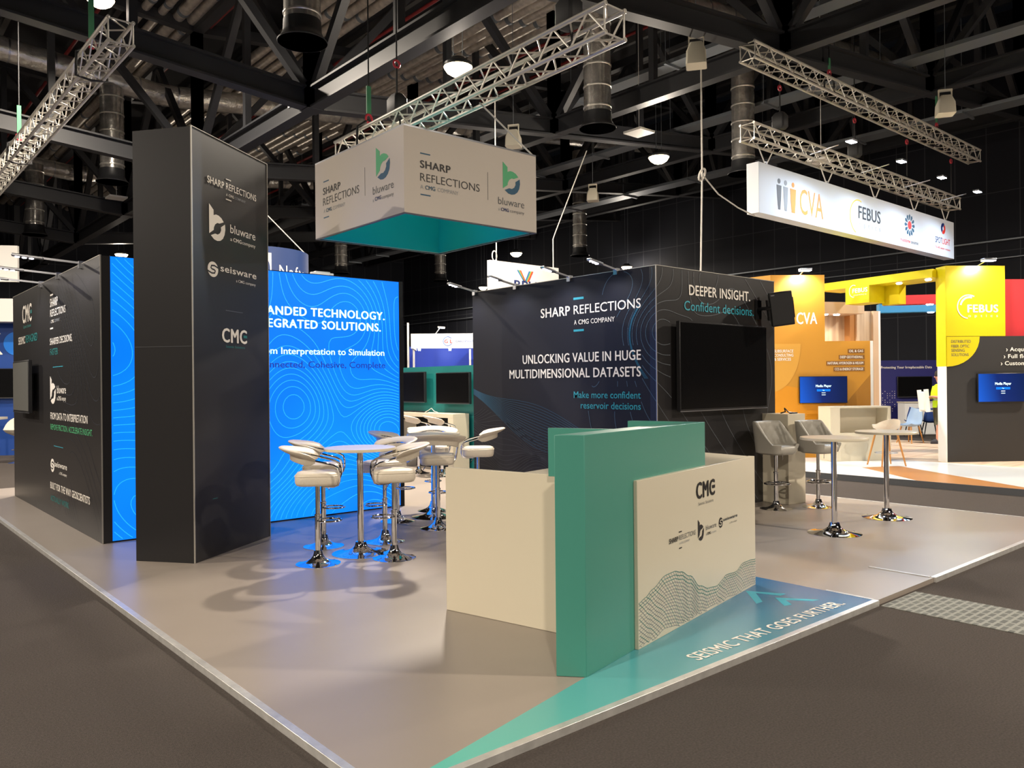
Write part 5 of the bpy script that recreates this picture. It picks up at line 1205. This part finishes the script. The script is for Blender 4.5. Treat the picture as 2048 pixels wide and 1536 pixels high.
for k, y_ in enumerate((8.0, 14.2, 20.4, 26.6, 32.8)):
    roof_truss('black steel roof truss running across the hall, %s row from the camera' % ordw[k], [(x_, y_, ZC(x_)) for x_ in (0.7, 7.2, 13.7, 20.2, 26.7, 29.8)], 'cross roof trusses')
for k, x_ in enumerate((0.7, 7.2, 13.7, 20.2, 26.7)):
    roof_truss('black steel roof truss running away from the camera, %s line from the left' % ordw[k], [(x_, y_, ZC(x_) + 0.003) for y_ in (1.8, 8.0, 14.2, 20.4, 26.6, 32.8, 39.0, 45.2)], 'lengthwise roof trusses')
for k in range(19):
    x_ = -8.5 + 2.05 * k
    if x_ > 29.5: continue
    solo('purlin', MB().box(-0.07, 0.07, 0, 57.5, -0.22, 0.0), 'purlin', 'grey purlin under the dark roof deck', 'purlin', 'roof purlins', loc=(x_, -11.6, ZC(x_) + 4.49))
# insulated pipes along the roof
def pipe(x_, z_, r_, m_, name, label, grp, bands=True, y0=-3.0, y1=45.9):
    t = thing(name, label, 'pipe', (x_, y0, z_), 0, grp)
    part('pipe_run', MB().tube([(0, 0, 0), (0, y1 - y0, 0)], r_, 12), m_, t)
    if bands:
        me = MB().tube([(0, 0, 0), (0, 0.12, 0)], r_ * 1.12, 12).mesh('pipe_band', 'tray')
        for k in range(1, int((y1 - y0) / 2.4)): link('pipe_band', me, t, (0, 1 + 2.4 * k + (x_ * 7 % 1.3), 0))
for x_ in (5.95, 6.33, 6.72, 7.05): pipe(x_, 10.85, 0.10 if x_ < 6.4 else 0.14, 'pipe_foil', 'insulated_pipe', 'silver insulated pipe in the bundle above the left black column', 'left pipe bundle')
for x_ in (9.2, 9.55, 9.9, 10.25): pipe(x_, 10.9, 0.13, 'pipe_foil', 'insulated_pipe', 'silver insulated pipe in the bundle above the banner box', 'middle pipe bundle')
for x_ in (12.9, 13.25, 13.6, 13.95, 14.3): pipe(x_, 10.95, 0.14, 'pipe_foil', 'insulated_pipe', 'silver insulated pipe in the bundle behind the glowing lamp', 'right pipe bundle')
for x_, lb in ((5.09, 'left of the silver pipes over the column'), (7.5, 'right of the silver pipes over the column'), (11.07, 'right of the middle silver pipes'), (14.75, 'right of the silver pipes behind the lamp'), (17.1, 'deep in the roof at right'), (19.5, 'farthest right under the roof')):
    pipe(x_, 10.8 if x_ < 15 else 11.4, 0.045, 'red_pipe', 'sprinkler_pipe', 'thin red sprinkler pipe, ' + lb, 'sprinkler pipes', False)
def tray(x_, z_, lb, wd=0.42, ln=46):
    t = thing('cable_tray', 'galvanised cable tray along the roof, ' + lb, 'cable tray', (x_, -1, z_), 0, 'cable trays')
    part('tray', MB().box(-wd / 2, wd / 2, 0, ln, 0, 0.02).box(-wd / 2, -wd / 2 + 0.02, 0, ln, 0.02, 0.09).box(wd / 2 - 0.02, wd / 2, 0, ln, 0.02, 0.09), 'tray', t, smooth=0)
    br = MB().box(-wd / 2 - 0.16, wd / 2 + 0.10, -0.03, 0.03, -0.05, 0.0).mesh('bracket', 'tray', 0)
    rd = MB().tube([(-wd / 2 - 0.12, 0, 0), (-wd / 2 - 0.12, 0, ZC(x_) + 4.49 - z_)], 0.008, 5).mesh('hanger_rod', 'tray', 0)
    for k in range(int(ln / 3)): link('bracket', br, t, (0, 0.33 + 3 * k, 0)); link('hanger_rod', rd, t, (0, 0.33 + 3 * k, 0))
tray(14.75, 8.9, 'left one, beside the truss end'); tray(18.8, 8.9, 'middle one, over the right trusses', 0.5, 34); tray(23.65, 8.9, 'right one, near the hall wall', 0.6)

# foil ducts across the hall with drop diffusers
def duct(y_, xs, r_, lb):
    t = thing('foil_duct', 'fat crinkled silver air duct running across the roof, ' + lb, 'duct', (xs[0], y_, ZC(xs[0]) + 2.72), 0, 'cross ducts')
    z0 = ZC(xs[0]) + 2.72; pts = []
    x = xs[0]; 
    while x <= xs[1] + 0.01: pts.append((x - xs[0], 0, ZC(x) + 2.72 - z0)); x += 0.5
    part('duct_run', MB().tube(pts, r_, 20), 'foil', t)
    me = MB().tube([(-0.02, 0, 0), (0.02, 0, 0)], r_ * 1.03, 20).mesh('duct_seam', 'steel')
    for p in pts[1:-1:2]: link('duct_seam', me, t, p)
duct(11.8, (-8.0, 29.7), 0.29, 'nearest one'); duct(22.9, (-8.0, 29.7), 0.29, 'middle one'); duct(33.3, (-8.0, 29.7), 0.29, 'farthest one')
def diffuser(x_, y_, lb, z_=7.1, r_=0.29):
    top = ZC(x_) + 2.47 - z_
    t = thing('air_diffuser', 'silver drop duct with flared outlet, ' + lb, 'air diffuser', (x_, y_, z_), 0, 'air diffusers')
    part('drop_duct', MB().lathe([(0.001, 0.3), (r_, 0.3), (r_, top), (0.001, top)], 24), 'foil_dark', t)
    me = MB().lathe([(r_, 0), (r_ * 1.05, 0.012), (r_ * 1.05, 0.035), (r_, 0.045)], 24).mesh('duct_band', 'foil')
    for z2 in (0.42, 0.85, 1.3, 1.75, 2.2):
        if z2 < top: link('duct_band', me, t, (0, 0, z2))
    part('flare', MB().lathe([(r_ * 1.36, 0.0), (r_ * 1.38, 0.015), (r_ * 1.2, 0.07), (r_ * 1.05, 0.16), (r_ * 1.03, 0.34), (r_ * 0.97, 0.34), (r_ * 0.97, 0.16), (r_ * 1.15, 0.06), (r_ * 1.34, 0.0)], 32), 'flare', t)
    part('core', MB().lathe([(0.001, 0.05), (r_ * 0.45, 0.05), (r_ * 0.5, 0.09), (r_ * 0.3, 0.14), (0.001, 0.14)], 20).box(-r_, r_, -0.01, 0.01, 0.10, 0.14).box(-0.01, 0.01, -r_, r_, 0.10, 0.14), 'hub', t)
    return t
diffuser(5.87, 11.88, 'cut by the top frame edge', 7.2)
diffuser(12.53, 11.66, 'right of the glowing lamp'); diffuser(18.2, 11.8, 'left of the long white sign')
diffuser(5.82, 22.81, 'left of the black column'); diffuser(5.7, 32.3, 'far left, behind the left truss')
diffuser(24.4, 23.8, 'above the corner wall, far back'); diffuser(19.0, 34.6, 'far back, under the banner box\'s left end'); diffuser(24.45, 34.0, 'far back, under the banner box\'s lowest corner')
diffuser(18.0, 22.9, 'behind the long white sign', 7.4)

# hall lamps
def hall_lamp(x_, y_, lb, z_=7.2):
    t = thing('bay_lamp', 'round warm bay lamp hung from the roof, ' + lb, 'lamp', (x_, y_, z_), 0, 'hall bay lamps')
    part('lamp_body', MB().lathe([(0.24, 0.0), (0.25, 0.02), (0.25, 0.06), (0.16, 0.10), (0.12, 0.16), (0.001, 0.17)], 28), 'lamp_body', t)
    part('lens', MB().lathe([(0.001, -0.15), (0.12, -0.135), (0.20, -0.08), (0.25, 0.0), (0.001, 0.0)], 28), 'lens', t)
    part('hanger_wire', MB().tube([(-0.1, 0, 0.12), (-0.12, 0, ZC(x_) + 4.5 - z_)], 0.006, 5).tube([(0.1, 0, 0.12), (0.12, 0, ZC(x_) + 4.5 - z_)], 0.006, 5), 'tray', t)
    light('bay_led', 'AREA', (x_, y_, z_ - 0.16), HALL_W, WARM, 0.4)
    if z_ < 8: light('roof_fill', 'POINT', (x_, y_, z_ - 0.20), HALL_P, WARM, 0.15)  # added fill under the lamp to brighten the roof; lamp itself only shines down
LN = ('over the banner box', 'left of the long sign', 'above the V-marked sign', 'over the left black wall', 'over the corner wall', 'left of the corner wall', 'at the top left edge',
      'added well behind the camera as fill', 'behind the camera', 'out of frame at right', 'out of frame at left', 'behind the camera, far left', 'far out of frame at left')
for p_, lb in zip(HALL_LAMPS, LN): hall_lamp(p_[0], p_[1], lb, p_[2] if len(p_) > 2 else 7.2)

# small ceiling fittings
def bell_speaker(x_, y_, z_, lb):
    t = thing('pendant_speaker', 'beige bell-shaped loudspeaker under the roof, ' + lb, 'loudspeaker', (x_, y_, z_), 0.6, 'pendant speakers')
    part('speaker_body', MB().loft([rrect(0, 0, .17, .17, .04, 0), rrect(0, 0, .16, .16, .04, .22), rrect(0, 0, .10, .10, .03, .38)]), 'beige', t, smooth=40)
    part('bracket', MB().box(-0.02, 0.02, -0.13, -0.11, 0.2, 0.5).box(-0.02, 0.02, 0.11, 0.13, 0.2, 0.5).box(-0.03, 0.03, -0.13, 0.13, 0.48, 0.52), 'beige', t)
    part('hanger_rod', MB().tube([(0, 0, 0.5), (0, 0, ZC(x_) + 4.5 - z_)], 0.007, 5), 'tray', t)
bell_speaker(11.16, 8.12, 7.0, 'on the beam above the corner wall'); bell_speaker(12.1, 13.9, 7.15, 'behind the right side of the banner box')
bell_speaker(17.7, 16.7, 7.2, 'far back above the corner wall'); bell_speaker(17.4, 6.55, 7.1, 'at right above the upper truss')
for (x_, y_, top_), lb in (((13.95, 11.72, 10.24), 'below the right drop duct'), ((6.64, 25.6, 10.72), 'left of the black column'), ((7.4, 14.9, 11.5), 'behind the truss over the banner box'), ((19.4, 10.3, 12.9), 'beside the long white sign top')):
    solo('access_point', MB().box(-0.25, 0.25, -0.25, 0.25, 0, 0.05).tube([(0, 0, 0.05), (0, 0, top_ - 7.3)], 0.008), 'white_board', 'flat white square fitting hung under the roof, ' + lb, 'ceiling fitting', 'square ceiling fittings', loc=(x_, y_, 7.3), bevel=0.006)
